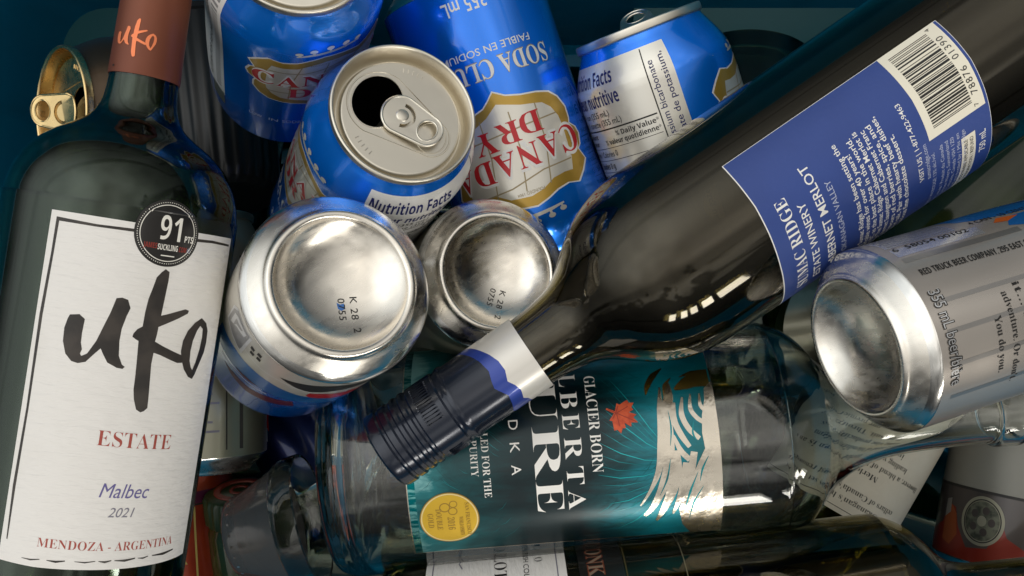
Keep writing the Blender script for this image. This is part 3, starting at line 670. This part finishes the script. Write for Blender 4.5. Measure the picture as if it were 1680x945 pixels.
def brush_word(mb, m, level, f=lambda p: p):
    mb.poly([f(p) for p in K_U], m, level, step=1.5); mb.poly([f(p) for p in K_K], m, level, step=1.5); mb.poly([f(p) for p in K_O], m, level + 1, [[f(p) for p in K_I]], step=1.5)
brush_word(mb, BRUSH, 3)
mb.text('ESTATE', 17.9, 43.2, 110.8, 5.0, BRICK, 3, SERIF, weight=-.012, slope=-.06)
mb.text('Malbec', 21.0, 37.4, 94.0, 4.6, VIOLET, 3, SLANT, slope=-.05); mb.text('2021', 24.6, 33.2, 87.4, 3.1, GREYINK, 3, SLANT, slope=-.03)
mb.text('MENDOZA - ARGENTINA', 5.0, 51.5, 77.0, 2.9, BRICK, 3, SERIF, weight=-.011, slope=-.035)
mb.build('label', uko)
mb = MB(smooth_prof(UP, 5), 39.5); c0, h0 = 30.2, 181.6                      # round rating sticker
mb.ell(c0, h0, 11, 11, STICKER, 5, n=64); mb.ell(c0, h0, 9.35, 9.35, STWHITE, 6, .972, n=64)
for i in range(84):
    a = 2 * math.pi * i / 84; mb.ell(c0 + 10.05 * math.cos(a), h0 + 10.05 * math.sin(a), .17, .17, STWHITE, 6, n=6, step=None)
mb.text('9', 27.2, 30.8, 179.4, 8.0, STWHITE, 6, BOLD, weight=-.008, step=1.5); mb.text('1', 31.7, 34.4, 179.2, 8.0, STWHITE, 6, BOLD, weight=-.008, step=1.5)
mb.text('PTS.', 36.0, 39.6, 179.4, 2.1, STWHITE, 6, BOLD)
mb.text('JAMES', 22.6, 27.0, 176.2, 1.75, STRED, 6, BOLD); mb.text('SUCKLING', 27.2, 34.0, 176.0, 1.9, STWHITE, 6, BOLD); mb.text('.COM', 34.2, 37.2, 176.0, 1.7, STRED, 6, BOLD); mb.text('\u00a9', 37.5, 38.8, 176.0, 1.5, DIMWHITE, 6)
mb.rect(28.6, 174.0, 33.2, 174.35, STWHITE, 6)
mb.build('rating_sticker', uko)
mb = MB([(12.3, 236), (11.8, 262), (11.8, 300)], 11.4)
edge = lambda t: .35 * math.sin(2 * t + .6) + .2 * math.sin(5 * t)
mb.lathe([(11.5, 234.6), (12.15, 234.5), (12.3, 235.4), (12.2, 240), (12.0, 252), (11.8, 264), (11.75, 285), (12.8, 286), (13.2, 290), (13.1, 302), (12.4, 303.4), (0, 303.6)], RUST, 112)
brush_word(mb, ORANGE_FOIL, 3, lambda p: ((p[0] - 30.2) * .27, 240 + (p[1] - 122) * .285))
mb.ell(-7.2, 236.6, .45, .4, INK, 3, n=10)
mb.build('capsule', uko)

# --- the big bottle across the pile
sp2 = [(35.5, .6), (37.4, 3), (38, 7), (38, 60), (38, 130), (38, 158), (37.7, 168), (36.4, 177), (33.6, 185.5), (29.4, 193), (24.4, 199.6), (19.8, 205.4), (16.8, 211), (15.2, 218), (14.4, 226), (14.1, 240), (14, 290)]
sumac = thing('wine_bottle', 'big dark bottle lying across the pile with blue back label and navy screw cap', 'bottle', pose(1687.0, 18.0, 366.4, 3.743, .002))
bottle_glass(sumac, sp2, BROWN_GLASS, 3.0, 8, 22, foot=32)
mb = MB(smooth_prof(sp2, 5), 37.6)
def askew(u, h, off):                      # the label was put on a little askew
    P = ((-90, 6.4), (-52, 5.0), (-41, 4.0), (-24, 2.2), (-11, .6), (0, -.4), (9, -.3), (18, 0), (40, 0)); d = 0
    for (a, p), (b_, q) in zip(P, P[1:]):
        if a <= u <= b_: d = p + (q - p) * (u - a) / (b_ - a)
    t = u / 37.6; r = mb.rad(h)[0] + off; return (r * math.sin(t), -r * math.cos(t), h + d)
mb.plane = askew
mb.rect(-82, 48.6, 18.3, 138.0, LABELWHITE, 1); mb.rect(-81.5, 48.8, 18.1, 137.6, LABELBLUE, 2)
mb.rect(-15.7, 49.9, 18.3, 73.2, BARPATCH, 3)
random.seed(11); u = -12.6
pat = '10100110110011011011101100110101110010111011010111010100111010110011010111001000110011010010100101'
wd = 28.6 / len(pat); i = 0
while i < len(pat):
    j = i
    while j < len(pat) and pat[j] == pat[i]: j += 1
    if pat[i] == '1': mb.rect(-12.6 + i * wd, 54.6, -12.6 + j * wd - .03, 70.4, INK, 4, None)
    i = j
mb.text('78876', -10.4, -.4, 51.3, 2.5, INK, 4, SANS, space=1.2); mb.text('01390', 3.0, 12.6, 51.3, 2.5, INK, 4, SANS, space=1.2); mb.text('7', -14.6, -13.5, 52.4, 1.6, INK, 4); mb.text('4', 16.2, 17.3, 52.6, 1.6, INK, 4)
mb.text('SUMAC RIDGE', -42.6, -2.6, 127.6, 4.4, LABELWHITE, 3, SERIF, weight=-.006)
mb.text('ESTATE WINERY', -42, -7.6, 122.2, 2.9, LABELWHITE, 3, SANS, weight=.004)
mb.text('2021 CABERNET MERLOT', -54, 2.6, 115.6, 3.2, LABELWHITE, 3, SANS, weight=.006)
mb.text('BC VQA OKANAGAN VALLEY', -50, -6.4, 111.0, 2.1, DIMWHITE, 3, SANS)
para = [('For every Sumac Ridge has been setting the', 2.4), ('remarkable wines for over 40 years!', -3.2), ('recognizes BC as the best place in the world.', 1.2), ('Note: The Sumac Ridge Cabernet Merlot is', 2.0),
        ('Cabernet Sauvignon and Cabernet Franc', .8), ('filled with flavours of red berries, spice, and', 1.2), ('toasted oak. Pair with hearty beef dishes,', 2.6), ('or a luscious fine chocolate dessert.', -6.0)]
for i, (t, ue) in enumerate(para): mb.text(t, ue - 1.36 * len(t), ue, 103.6 - i * 2.75, 2.0, LABELWHITE, 3, SANS, weight=.008)
mb.text('VISIT US | 1-877-422-9463', -29, 1.6, 77.6, 1.8, LABELWHITE, 3, SANS, weight=.004); mb.text('sumacridge.com', -30, -15.6, 74.8, 1.7, DIMWHITE, 3, SANS)
for i, t in enumerate(('RED WINE / VIN ROUGE 13% alc./vol.', 'Product of Canada / Produit du Canada', 'Sumac Ridge Estate Winery, Summerland', 'British Columbia, Canada V0H 1Z0', 'Cellared and bottled by / Mis en', 'bouteille par Sumac Ridge')):
    mb.text(t, -19.5 - 1.02 * len(t), -19.5 - (1 if i == 0 else 0), 72.4 - i * 2.1 if i == 0 else 71.2 - i * 2.3, 1.4, DIMWHITE, 3, SANS)
mb.text('750 mL', -34, -24.5, 51.4, 2.6, LABELWHITE, 3, SANS, weight=.006)
mb.rect(-60, 55.6, -22.6, 61.4, BARPATCH, 3)
mb.text('REFUNDABLE WHERE APPLICABLE', -52, -24, 59.0, 1.4, INK, 4, SANS); mb.text('CONSIGNATION / REFUND', -48, -24, 56.6, 1.4, INK, 4, SANS)
mb.build('label', sumac)
CP = [(14.4, 229.2), (14.85, 229.4), (15.0, 231), (15.0, 261.0), (15.5, 261.9), (15.7, 263.2), (15.3, 264.3), (14.9, 265.2), (14.9, 265.8), (15.45, 266.6), (15.45, 277.2), (14.95, 277.9), (14.95, 278.8), (15.5, 279.5), (15.5, 280.8), (14.95, 281.5), (14.95, 282.6), (15.5, 283.3), (15.5, 284.6), (14.95, 285.3), (14.95, 286.6),
      (15.55, 287.4), (15.55, 289.6), (15.0, 290.2), (15.0, 291), (15.6, 291.7), (15.6, 294.8), (15.3, 296), (14.4, 296.8), (13.2, 297), (0, 296.6)]
mb = MB([(15.0, 229), (15.0, 262)], 15.0); mb.lathe(CP, NAVYCAP, 120)
for i in range(72):                                                        # knurled ribs of the cap
    a = 2 * math.pi * i / 72; ca, sa = math.cos(a), math.sin(a)
    if i % 24 > 13: continue
    mb.tube([(15.4 * sa, -15.4 * ca, 268.6), (15.55 * sa, -15.55 * ca, 269.2), (15.55 * sa, -15.55 * ca, 275), (15.4 * sa, -15.4 * ca, 275.6)], .34, NAVYCAP, 6)
wav = lambda P: P
wt = [(-47, 229.3), (47.1, 229.3)]; top = [(47.1, 240)]
UPW = [(47.1, 242), (40, 247), (32, 252), (24, 250.9), (19, 247.5), (13.3, 244.5), (9.1, 242.3), (5, 240.8), (.9, 240.6), (-3, 242.2), (-5.9, 240.7), (-9, 240), (-13.5, 241.1), (-15.5, 239.7), (-22, 238.6), (-30, 242), (-38, 244), (-47, 241)]
LOW = [(47.1, 247), (40, 251.5), (32, 256), (24, 254.3), (14.1, 248.9), (9.1, 246.8), (4, 245.8), (.4, 247), (-2.5, 247.7), (-4.5, 246.6), (-7.9, 244.9), (-13.1, 245.9), (-18, 247.2), (-21.7, 246.5), (-26, 243.8), (-30, 246), (-38, 248.5), (-47, 246)]
mb.poly([(-47, 229.4), (47.1, 229.4)] + LOW, BANDBLUE, 1); mb.poly([(-47, 229.3), (47.1, 229.3)] + UPW, BANDWHITE, 2)
mb.build('screw_cap', sumac, sharp=30)

# --- clear vodka bottle under it
VP = [(43.0, 10.6), (46.8, 13.5), (48.5, 18), (48.9, 24), (48.9, 60), (48.9, 130), (48.9, 194), (48.2, 202), (45.4, 210), (40.2, 217), (33.8, 222.8), (28, 228.4), (23.2, 235), (19.4, 243), (16.6, 253), (14.8, 266), (13.8, 282), (13.4, 300), (14.9, 303), (15.3, 306), (15.3, 313), (14.4, 315)]
vod = thing('vodka_bottle', 'clear glass spirit bottle on its side with teal foil label and gold medal', 'bottle', pose(512, 764, 430, .078, 0.0))
bottle_glass(vod, VP, CLEAR, 3.0, 7, 4, foot=38, z0=10)
mb = MB(smooth_prof(VP, 5), 48.9)
mb.rect(-66, 47.2, 36.2, 172.6, SILVER_F, 1); mb.rect(-66, 47.6, 35.8, 172.2, TEALP, 2)
mb.rect(-66, 47.6, 35.8, 50.6, TEAL_S, 3)
random.seed(3)
TEAL_L = mat('turquoise_foil', (0.01, 0.40, 0.43), 0.30, 0.5, coat=0.3)
for i in range(130):
    u = random.uniform(-40, 34); h = random.choice((random.uniform(120, 150), random.uniform(50, 84))); a = random.uniform(.5, .9) * (1 if u < 2 else -1); L = random.uniform(4, 12)
    mb.line([(u, h), (u + L * .5 * math.sin(a) + .6, h + L * .5 * math.cos(a)), (u + L * math.sin(a), h + L * math.cos(a) * .9)], random.uniform(.08, .22), random.choice((TEAL_B, TEAL_D, TEAL_D, TEAL)), 4, taper=[.2, 1, .2], step=None)
for i in range(16):                                                        # long ridge lines of the printed mountains
    k = (i - 8) / 8
    mb.line([(k * 34, 122 + abs(k) * 10), (k * 26 + 3, 131 + abs(k) * 8), (k * 17 + 4, 141 + abs(k) * 4), (k * 9 + 3, 150)], .34, TEAL_L if i % 3 == 0 else TEAL_B, 4, taper=[.1, 1, .8, .1])
mb.poly([(-30, 172.2), (-27, 169.0), (-22, 168.4), (-16, 166.6), (-9, 165.8), (-3, 166.4), (2, 163.5), (8, 160.5), (15, 157), (22, 155), (30, 156.5), (35.8, 160), (35.8, 172.2)], SILVER_F, 5)
def wisp(pts, w, m, lv, tp):
    q = []
    for i in range(len(pts) - 1):
        a, b_, c, d = pts[max(i - 1, 0)], pts[i], pts[i + 1], pts[min(i + 2, len(pts) - 1)]
        for j in range(5):
            t = j / 5; q.append(tuple(0.5 * (2 * b_[k] + (c[k] - a[k]) * t + (2 * a[k] - 5 * b_[k] + 4 * c[k] - d[k]) * t * t + (3 * b_[k] - a[k] - 3 * c[k] + d[k]) * t ** 3) for k in (0, 1)))
    q.append(pts[-1]); n = len(q) - 1; tt = []
    for i in range(n + 1):
        x = i / n * (len(tp) - 1); k = min(int(x), len(tp) - 2); tt.append(tp[k] + (tp[k + 1] - tp[k]) * (x - k))
    mb.line(q, w, m, lv, taper=tt)
GF = mat('gold_foil', (.62, .42, .10), .26, 1.0, bump=(200, .2))
for pts, w, tp in (([(-31, 154.6), (-25, 154.4), (-18, 152.6), (-10, 152.2), (-3, 152.0), (4, 151.2), (12, 148.5), (20, 144.6), (24, 141.2)], 4.4, (.3, .9, 1, 1.1, 1, .9, .6, .3)),
                   ([(-29, 151.4), (-20, 150.4), (-12, 149.8), (-5, 149.0), (4, 147.6), (12, 144), (19, 139.6)], 2.8, (.2, .9, 1, 1, .9, .5, .2)),
                   ([(-3, 155.2), (6, 154.6), (14, 152.0), (22, 148.6), (27, 146.0)], 4.2, (.5, 1, 1, .6, .2)),
                   ([(-22, 156.2), (-15, 155.4), (-9, 157.4), (-4, 160.4)], 2.4, (.4, 1, 1, .7)), ([(-24, 159.8), (-17, 158.6), (-11, 160.8), (-7, 164.6)], 2.2, (.3, 1, 1, .8)),
                   ([(-25, 163.2), (-19, 162.4), (-15, 164.6), (-13, 167.4)], 1.8, (.3, 1, 1, 1)), ([(-25, 166.8), (-20, 166.6), (-17, 168.8)], 1.6, (.3, 1, 1)),
                   ([(2, 158.6), (10, 157.2), (17, 155.2), (24, 152.6)], 3.4, (.8, 1, .7, .2)), ([(-2, 162.0), (6, 160.2), (12, 158.8)], 3.0, (.9, 1, .8)), ([(-9, 154.4), (-3, 156.6), (1, 160)], 2.2, (.4, 1, 1))):
    wisp(pts, w, SILVER_F, 5, tp)
for pts, w, tp in (([(-38, 153.6), (-34.6, 149.6), (-30, 146.6), (-26, 145.4)], 2.6, (.1, 1, .9, .1)), ([(-33, 156.6), (-29.6, 153.6), (-25, 152.4)], 1.6, (.1, 1, .1)),
                   ([(-27.5, 157.2), (-29.5, 161.5), (-31.2, 166), (-31.5, 171.6)], 6.0, (.15, .8, 1.1, 1.3)), ([(-33, 160), (-34.5, 165), (-35, 171.6)], 2.0, (.1, 1, .8))): wisp(pts, w, GF, 5, tp)
for pts, w, tp in (([(-19, 153.4), (-12, 153.8), (-5, 152.8)], .7, (.1, 1, .2)), ([(0, 152.4), (8, 150.6), (15, 147.4)], .8, (.1, 1, .1)), ([(-14, 163.0), (-9, 162.2), (-5, 164.4)], .8, (.2, 1, .2)), ([(6, 163), (14, 159.6), (22, 157.4)], .9, (.1, 1, .1)),
                   ([(12, 165), (19, 161), (28, 159)], .7, (.1, 1, .1)), ([(0, 167.5), (5, 164.8), (10, 163.6)], .8, (.2, 1, .1))): wisp(pts, w, TEAL_B, 6, tp)
mb.text('GLACIER BORN', -36.9, 3.2, 121.4, 4.3, LABELWHITE, 6, SERIF, weight=-.008)
for i, c in enumerate('ALBERTA'): mb.text(c, (-47.5, -38.6, -30.2, -20.6, -11.2, .2, 9.6)[i], (-40, -32.6, -23, -14.4, -2.6, 7.4, 18.2)[i], 111.0, 6.9, LABELWHITE, 6, SERIF, weight=-.010)
for i, c in enumerate('PURE'): mb.text(c, (-51, -34.5, -16.4, 5.0)[i], (-37, -18.8, 4.6, 18.4)[i], 98.4, 11.0, LABELWHITE, 6, SERIF, weight=-.012)
for c, a in zip('VODKA', (-37.2, -28.6, -19.9, -10.9, -2.2)): mb.text(c, a, a + 3.9, 89.4, 3.8, LABELWHITE, 6, SANS)
mb.text('DISTILLED FOR THE', -28.5, 10.0, 78.0, 2.9, LABELWHITE, 6, SERIF, weight=-.008); mb.text('FINEST PURITY', -28, 1.2, 73.4, 2.9, LABELWHITE, 6, SERIF, weight=-.008)
lf = [(0, 5.6), (.9, 3.6), (2.2, 4.1), (1.9, 1.6), (3.3, 2.6), (3.8, 1.7), (5.6, 1.9), (4.9, .4), (5.6, -.5), (3.0, -2.2), (3.2, -3.2), (.4, -2.7), (.3, -5.6)]
lf = lf + [(-a, b_) for a, b_ in lf[::-1]][0:-1]
ca, sa = math.cos(R(-28)), math.sin(R(-28))
L2 = lambda P, k=1.0: [(-18.3 + (a * ca - b_ * sa) * k, 135.0 + (a * sa + b_ * ca) * k) for a, b_ in P]
mb.poly(L2(lf, 1.22), LEAF, 6)
for P in ([(0, -5), (0, 5)], [(0, -2), (3.6, .6)], [(0, -2), (-3.6, .6)], [(0, -2.2), (2.4, -2.4)], [(0, -2.2), (-2.4, -2.4)]): mb.line(L2(P, 1.22), .3, LEAF_D, 7)
mb.build('label', vod)
mb = MB(smooth_prof(VP, 5), 48.9); c0, h0 = 18.2, 63.2
mb.ell(c0, h0, 11.6, 11.9, GOLD_INK, 6, n=64); mb.ell(c0, h0, 11.2, 11.5, GOLD_LT, 7, n=64); mb.ell(c0, h0, 10.6, 10.9, GOLD_F, 8, n=64)
mb.text('SAN FRANCISCO', c0 - 7, c0 + 8, h0 + 6.6, 1.6, GOLD_INK, 9, SERIF); mb.text('WORLD SPIRITS', c0 - 1, c0 + 8.2, h0 + 3.8, 1.6, GOLD_INK, 9, SERIF); mb.text('2016', c0 - 1, c0 + 5, h0 - .8, 2.7, GOLD_INK, 9, SERIF)
mb.text('DOUBLE', c0 - 5, c0 + 4.6, h0 - 5.2, 2.2, GOLD_INK, 9, SERIF); mb.text('GOLD', c0 - 3.2, c0 + 3.4, h0 - 8.6, 2.2, GOLD_INK, 9, SERIF)
for du, dh, rr in ((-5.4, -1.5, 2.0), (-6.6, 2.0, 1.5), (-3.6, 1.6, 1.7)): mb.ell(c0 + du, h0 + dh, rr, rr * 1.1, GOLD_INK, 9, .8, n=24)
mb.build('medal_sticker', vod)

# --- dark bottle along the bottom edge
BP = [(34.5, .6), (36.8, 3), (37.5, 7), (37.5, 60), (37.5, 130), (37.5, 202), (37.0, 208), (35.2, 214.5), (31.8, 220.5), (26.6, 226), (20.4, 231), (15.6, 237), (13.4, 244), (12.8, 255), (12.6, 300)]
bot = thing('wine_bottle', 'dark green bottle cut by the bottom edge with an ivory label in small serif capitals', 'bottle', pose(640, 1081, 405, .11, 0.0))
bottle_glass(bot, BP, AMBER_GLASS, 3.0, 8, 20, foot=33)
mb = MB(smooth_prof(BP, 5), 37.5)
mb.rect(-100, 20, 4, 77.5, PAPER, 1)
for h in (22.6, 73.6): mb.rect(-98, h, 2, h + .5, GREYINK, 2)
mb.text('O', -53.2, -49.6, 65.0, 3.2, INK, 3, SERIF, weight=-.012); mb.text('BRITISH COLUMBIA', -64, -28, 60.2, 2.2, INK, 3, SANS); mb.text('MERLOT', -79, -40.6, 48.2, 5.2, INK, 3, SERIF, weight=-.012)
mb.line([(-66, 34), (-60, 35.2), (-55, 33.6), (-50, 35)], .5, GREYINK, 3)
mb.build('label', bot)
mb = MB(smooth_prof(BP, 5), 37.5)
mb.rect(-100, 82.5, 4, 100.5, mat('black_gloss_label', (.010, .010, .009), .3, coat=.4), 1); mb.rect(-100, 101, 4, 101.6, mat('bronze_print', (.10, .08, .03), .4, .5), 1)
mb.text('ONK', -56, -37, 86.0, 6.6, mat('copper_print', (.26, .07, .035), .4, .5), 2, SERIF, weight=.02); mb.text('ONK', -56, -37, 86.2, 6.2, mat('pale_copper_print', (.38, .27, .19), .4, .5), 3, SERIF, weight=-.012)
mb.rect(-92, 124.6, -20, 125.0, mat('worn_gold_line', (.22, .19, .12), .4, .6), 1)
random.seed(5); u = -84
while u < -52:
    w = random.uniform(1.2, 3.4); mb.line([(u, 128 + random.uniform(-.6, .6)), (u + w * .5, 129.2), (u + w, 127.8)], .8, mat('worn_gold_print', (.42, .34, .16), .35, .7), 2, taper=[.3, 1, .3]); u += w + .4
mb.build('neck_label', bot)

# ------------------------------------------------------------------ things seen in the gaps, and dark fillers added below
WB = [(34.5, .6), (36.6, 3), (37, 7), (37, 60), (37, 130), (37, 188), (36.4, 196), (33.6, 205), (28, 213), (21, 220), (16.4, 227), (14.6, 236), (14.2, 250), (14.2, 288), (15.2, 289), (15.2, 296), (14.4, 297)]
def bottle(name, label, m, glass, group=None, art=None, prof=WB):
    r = thing(name, label, 'bottle', m, group); bottle_glass(r, prof, glass, 3.0, 8, 20, 96, foot=32)
    if art:
        q = MB(smooth_prof(prof, 5), 37.0); art(q); q.build('label', r)
    return r
def artF(mb):
    mb.rect(-70, 62, 53, 150, PAPER2, 1); mb.line([(-60, 147.6), (52, 147.6)], .35, INK, 2)
    L = ["Okanagan's has set the best", "cellars of Canada's most renowned", "", "Merlot Selection is an e", "However, a blend of blending premium", "leading wine producing regions", "in pursuit. Through the e", "our premier wines.", "", "Our Merlot is made", "Our cellar", "", ""]
    for i, t in enumerate(L):
        if t: mb.text(t, 40 - 1.95 * len(t) + (4 if i % 2 else 0), 40 + (4 if i % 2 else 0) - 4 * (i % 3), 141.5 - i * 5.4, 2.9, INK, 3, SERIF, weight=-.006)
    for rr in (8, 6.2, 4.4): mb.ell(-34, 82, rr, rr, INK, 2, (rr - .6) / rr, n=40)
bottle('wine_bottle', 'dark bottle deep under the spirit bottle neck, its cream text label upside down', pose(1585, 420, 508, R(240), 0.0), GREEN_GLASS, art=artF)
bottle('wine_bottle', 'plain green glass bottle at the right edge between the blue label and silver can', pose(1470, 470, 490, R(44), .05), BLACKGLASS)
bottle('wine_bottle', 'dark bottle base end in the shadow under the back wall of the bin', pose(1232, 96, 585, R(262), -.25), GREEN_GLASS)

def art14(mb):  # prints darkened to stand in for the shade this can lies in
    mb.rect(-104, 44, 104, 118, mat('shaded_white_can_print', (.20, .195, .17), .45, .3, coat=.1), 1, 2, 3); mb.rect(-104, 43, 104, 44.4, INK, 2)
    mb.poly([(-75, 9), (30, 9), (30, 30), (8, 26), (-8, 20), (-16, 24), (-19, 31), (-24, 17), (-34, 15), (-40, 24), (-43, 33), (-47, 34), (-52, 24), (-60, 20), (-75, 18)], mat('shaded_scarlet_can_print', (.17, .015, .007), .36, .4, coat=.3), 1)
    mb.poly([(-50, 32), (-46, 34), (-42, 30), (-40, 20), (-44, 14), (-50, 16)], mat('shaded_orange_can_print', (.26, .06, .015), .4, .4), 2)
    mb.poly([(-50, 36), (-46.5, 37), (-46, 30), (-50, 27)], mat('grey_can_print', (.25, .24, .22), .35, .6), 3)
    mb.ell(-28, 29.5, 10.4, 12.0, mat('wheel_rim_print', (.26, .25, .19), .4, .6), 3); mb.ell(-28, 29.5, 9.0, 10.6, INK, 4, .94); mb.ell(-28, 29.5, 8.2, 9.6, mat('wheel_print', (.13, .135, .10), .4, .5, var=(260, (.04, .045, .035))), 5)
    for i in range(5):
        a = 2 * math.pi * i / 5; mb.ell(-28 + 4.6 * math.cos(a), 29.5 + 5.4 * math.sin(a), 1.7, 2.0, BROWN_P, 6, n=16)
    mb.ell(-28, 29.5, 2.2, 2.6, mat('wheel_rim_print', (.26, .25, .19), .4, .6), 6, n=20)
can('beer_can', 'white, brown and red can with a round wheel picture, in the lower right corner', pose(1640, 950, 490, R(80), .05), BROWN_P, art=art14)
def artC(mb):
    mb.rect(-40, 98.5, 60, 104, MAROON, 1); mb.ell(15, 101.4, 2.6, 2.2, WHITE_P, 2, .8, n=24); mb.text('R', 14.0, 16.0, 100.4, 2.0, WHITE_P, 2)
    mb.rect(-40, 97.5, 60, 98.4, INK, 2)
    mb.poly([(8, 90), (11, 89), (12, 80), (17, 74), (19, 70), (14, 71), (9.5, 78), (7, 85)], YELLOWP, 2); mb.ell(7, 72, 3, 4, YELLOWP, 2, .82, n=24)
    for i in range(17): mb.rect(-2 + i * 1.5, 40, -2 + i * 1.5 + (.9 if i % 3 else .5), 60, INK, 2, None)
    mb.rect(23, 40, 24, 97, YELLOWP, 2)
can('juice_can', 'red orange can with dark neck beside the foot of the white wine label', pose(292, 1128, 492, R(93), .0), REDORANGE, art=artC)
def artA(mb):
    for i in range(10): mb.rect(6, 20 + i * 4.2, 21 - (i % 3) * 3, 21.0 + i * 4.2, GREYINK, 1)
    mb.rect(24, 12, 24.7, 100, INK, 1, None); mb.rect(31, 12, 33, 100, BROWN_P, 1)
can('silver_can', 'dull silver can with dark small print under the upturned white and blue can', pose(320, 772, 456, R(91), .06), OLIVE_P, art=artA)
def artB(mb):
    mb.poly([(-14, 40), (-6, 52), (4, 50), (10, 60), (2, 66), (-12, 62), (-18, 50)], WHITE_P, 1); mb.poly([(-10, 44), (-4, 54), (4, 54), (0, 60), (-10, 58)], RED_P, 2); mb.line([(-20, 70), (-6, 74), (8, 70), (16, 76)], 2, WHITE_P, 1)
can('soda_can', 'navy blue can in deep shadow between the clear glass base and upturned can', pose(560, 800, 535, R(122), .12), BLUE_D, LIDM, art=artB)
can('silver_can', 'olive silver can half hidden in the gap left of the silver beer can', pose(1210, 560, 545, R(8), .05), OLIVE_P)
# green ribbed jar
jar = thing('jar', 'green ribbed jar lid with a red ring beside the red orange can', 'jar', pose(412, 985, 486, R(92), -.22))
mb = MB([(17, 0), (17, 60)], 17); mb.lathe([(0, 2), (14, 0), (16.5, 2), (17, 6), (17, 40), (15, 44), (14.2, 46), (14.2, 56), (13, 56)], mat('dark_green_jar_glass', (.10, .16, .04), .03, 0, .85, 1.5), 64); mb.build('body', jar)
mb = MB(); mb.lathe([(16.6, 45), (17.4, 46), (17.4, 57), (16.8, 59), (15.6, 59.8), (0, 60)], GREEN_PL, 144, scallop=lambda t, h: .028 * math.cos(24 * t) if 45.5 < h < 58 else 0)
mb.lathe([(12.4, 60.0), (12.2, 60.7), (10.8, 60.9), (9.4, 60.7), (9.0, 60.0)], mat('red_lid_ring', (.17, .02, .007), .5), 64); mb.lathe([(5.0, 60.0), (4.8, 60.5), (3.4, 60.5), (3.2, 60.0)], mat('red_lid_ring', (.42, .05, .015), .35), 48)
mb.build('lid', jar, sharp=45)
# smoky plastic tumbler with a stippled foot, its rim against the spirit bottle's foot
tum = thing('plastic_tumbler', 'smoky clear plastic tumbler with its pale rim against the clear spirit bottle base', 'tumbler', pose(384, 884, 448, R(15), .0))
mb = MB(); mb.lathe([(0, 3), (12, 2.4), (15.5, 0), (17.5, .8), (18.8, 3), (20, 8), (24.6, 20), (27.6, 26)], SMOKE, 112)
mb.lathe([(27.6, 26), (29.0, 27), (29.8, 29.5), (30.4, 34), (30.4, 37.4), (29.8, 38), (29.0, 37.6), (28.6, 34), (27.8, 29), (26.2, 26)], CLEAR, 112)
mb.lathe([(26.2, 26), (23.2, 20), (18, 9), (14, 6.4), (0, 6.4)], SMOKE, 112)
for i in range(48):                                                        # short studs of the stippled foot
    a = 2 * math.pi * i / 48
    mb.tube([(18.0 * math.sin(a), -18.0 * math.cos(a), 4.6 + 1.4 * (i % 2)), (19.4 * math.sin(a), -19.4 * math.cos(a), 4.4 + 1.4 * (i % 2))], .6, SMOKE, 6)
mb.build('body', tum)
# black ribbed cup
cup = thing('plastic_cup', 'black ribbed plastic cup in the dark gap between wine bottle and blue cans', 'cup', pose(365, 330, 500, R(100), .25))
mb = MB(); mb.lathe([(0, 1), (26, 0), (29, 3), (30, 10), (34, 92), (35.4, 93), (35.4, 96), (33.6, 96), (32.4, 90), (28, 8), (0, 6)], BLACK_PL, 240, scallop=lambda t, h: .02 * math.cos(30 * t) if 8 < h < 92 else 0); mb.build('body', cup)

bottle('wine_bottle', 'added dark bottle under the black ribbed cup, blacking out the gap left of the blue cans', pose(300, 640, 560, R(82), .0), GREEN_GLASS)  # filler added to hide the lit floor and darken this gap
bottle('wine_bottle', 'added dark bottle below the silver beer can and the cream label, darkening the gap', pose(1700, 900, 590, R(160), .0), GREEN_GLASS)  # another added filler, blackening the gap above the floor
can('silver_can', 'dim olive can beneath the blue label, between the clear shoulder and beer can', pose(1370, 520, 570, R(200), .0), OLIVE_P)

bottle('wine_bottle', 'added dark bottle beneath the clear base of the spirit bottle, dimming what shows through', pose(760, 905, 535, R(176), .0), GREEN_GLASS)  # added to keep the bright bin blue out of the clear base
low = bottle('wine_bottle', 'added dark bottle on the bin floor, there to keep the gaps black', pose(0, 0, 300, 0, 0), GREEN_GLASS, 'added dark bottles covering the bin floor')  # whole layer added over the floor so deep gaps go black
def copy_thing(src, mtx):
    r = src.copy(); COL.objects.link(r); r.matrix_world = mtx
    for ch in src.children:
        c = ch.copy(); COL.objects.link(c); c.parent = r
    return r
spots = [(-300, -196, 0), (-302, -112, 0), (-298, -28, 0), (-300, 56, 0), (-296, 140, 0), (20, -196, 0), (16, -112, 0), (22, -28, 0), (18, 56, 0), (15, 128, 0)]
for i, (x, y, a) in enumerate(spots):
    m = Matrix.Translation((x * MM, y * MM, 0.039)) @ Matrix.Rotation(math.pi / 2, 4, 'Y') @ Matrix.Rotation(.7 * i, 4, 'Z')
    if i == 0: low.matrix_world = m
    else: copy_thing(low, m)
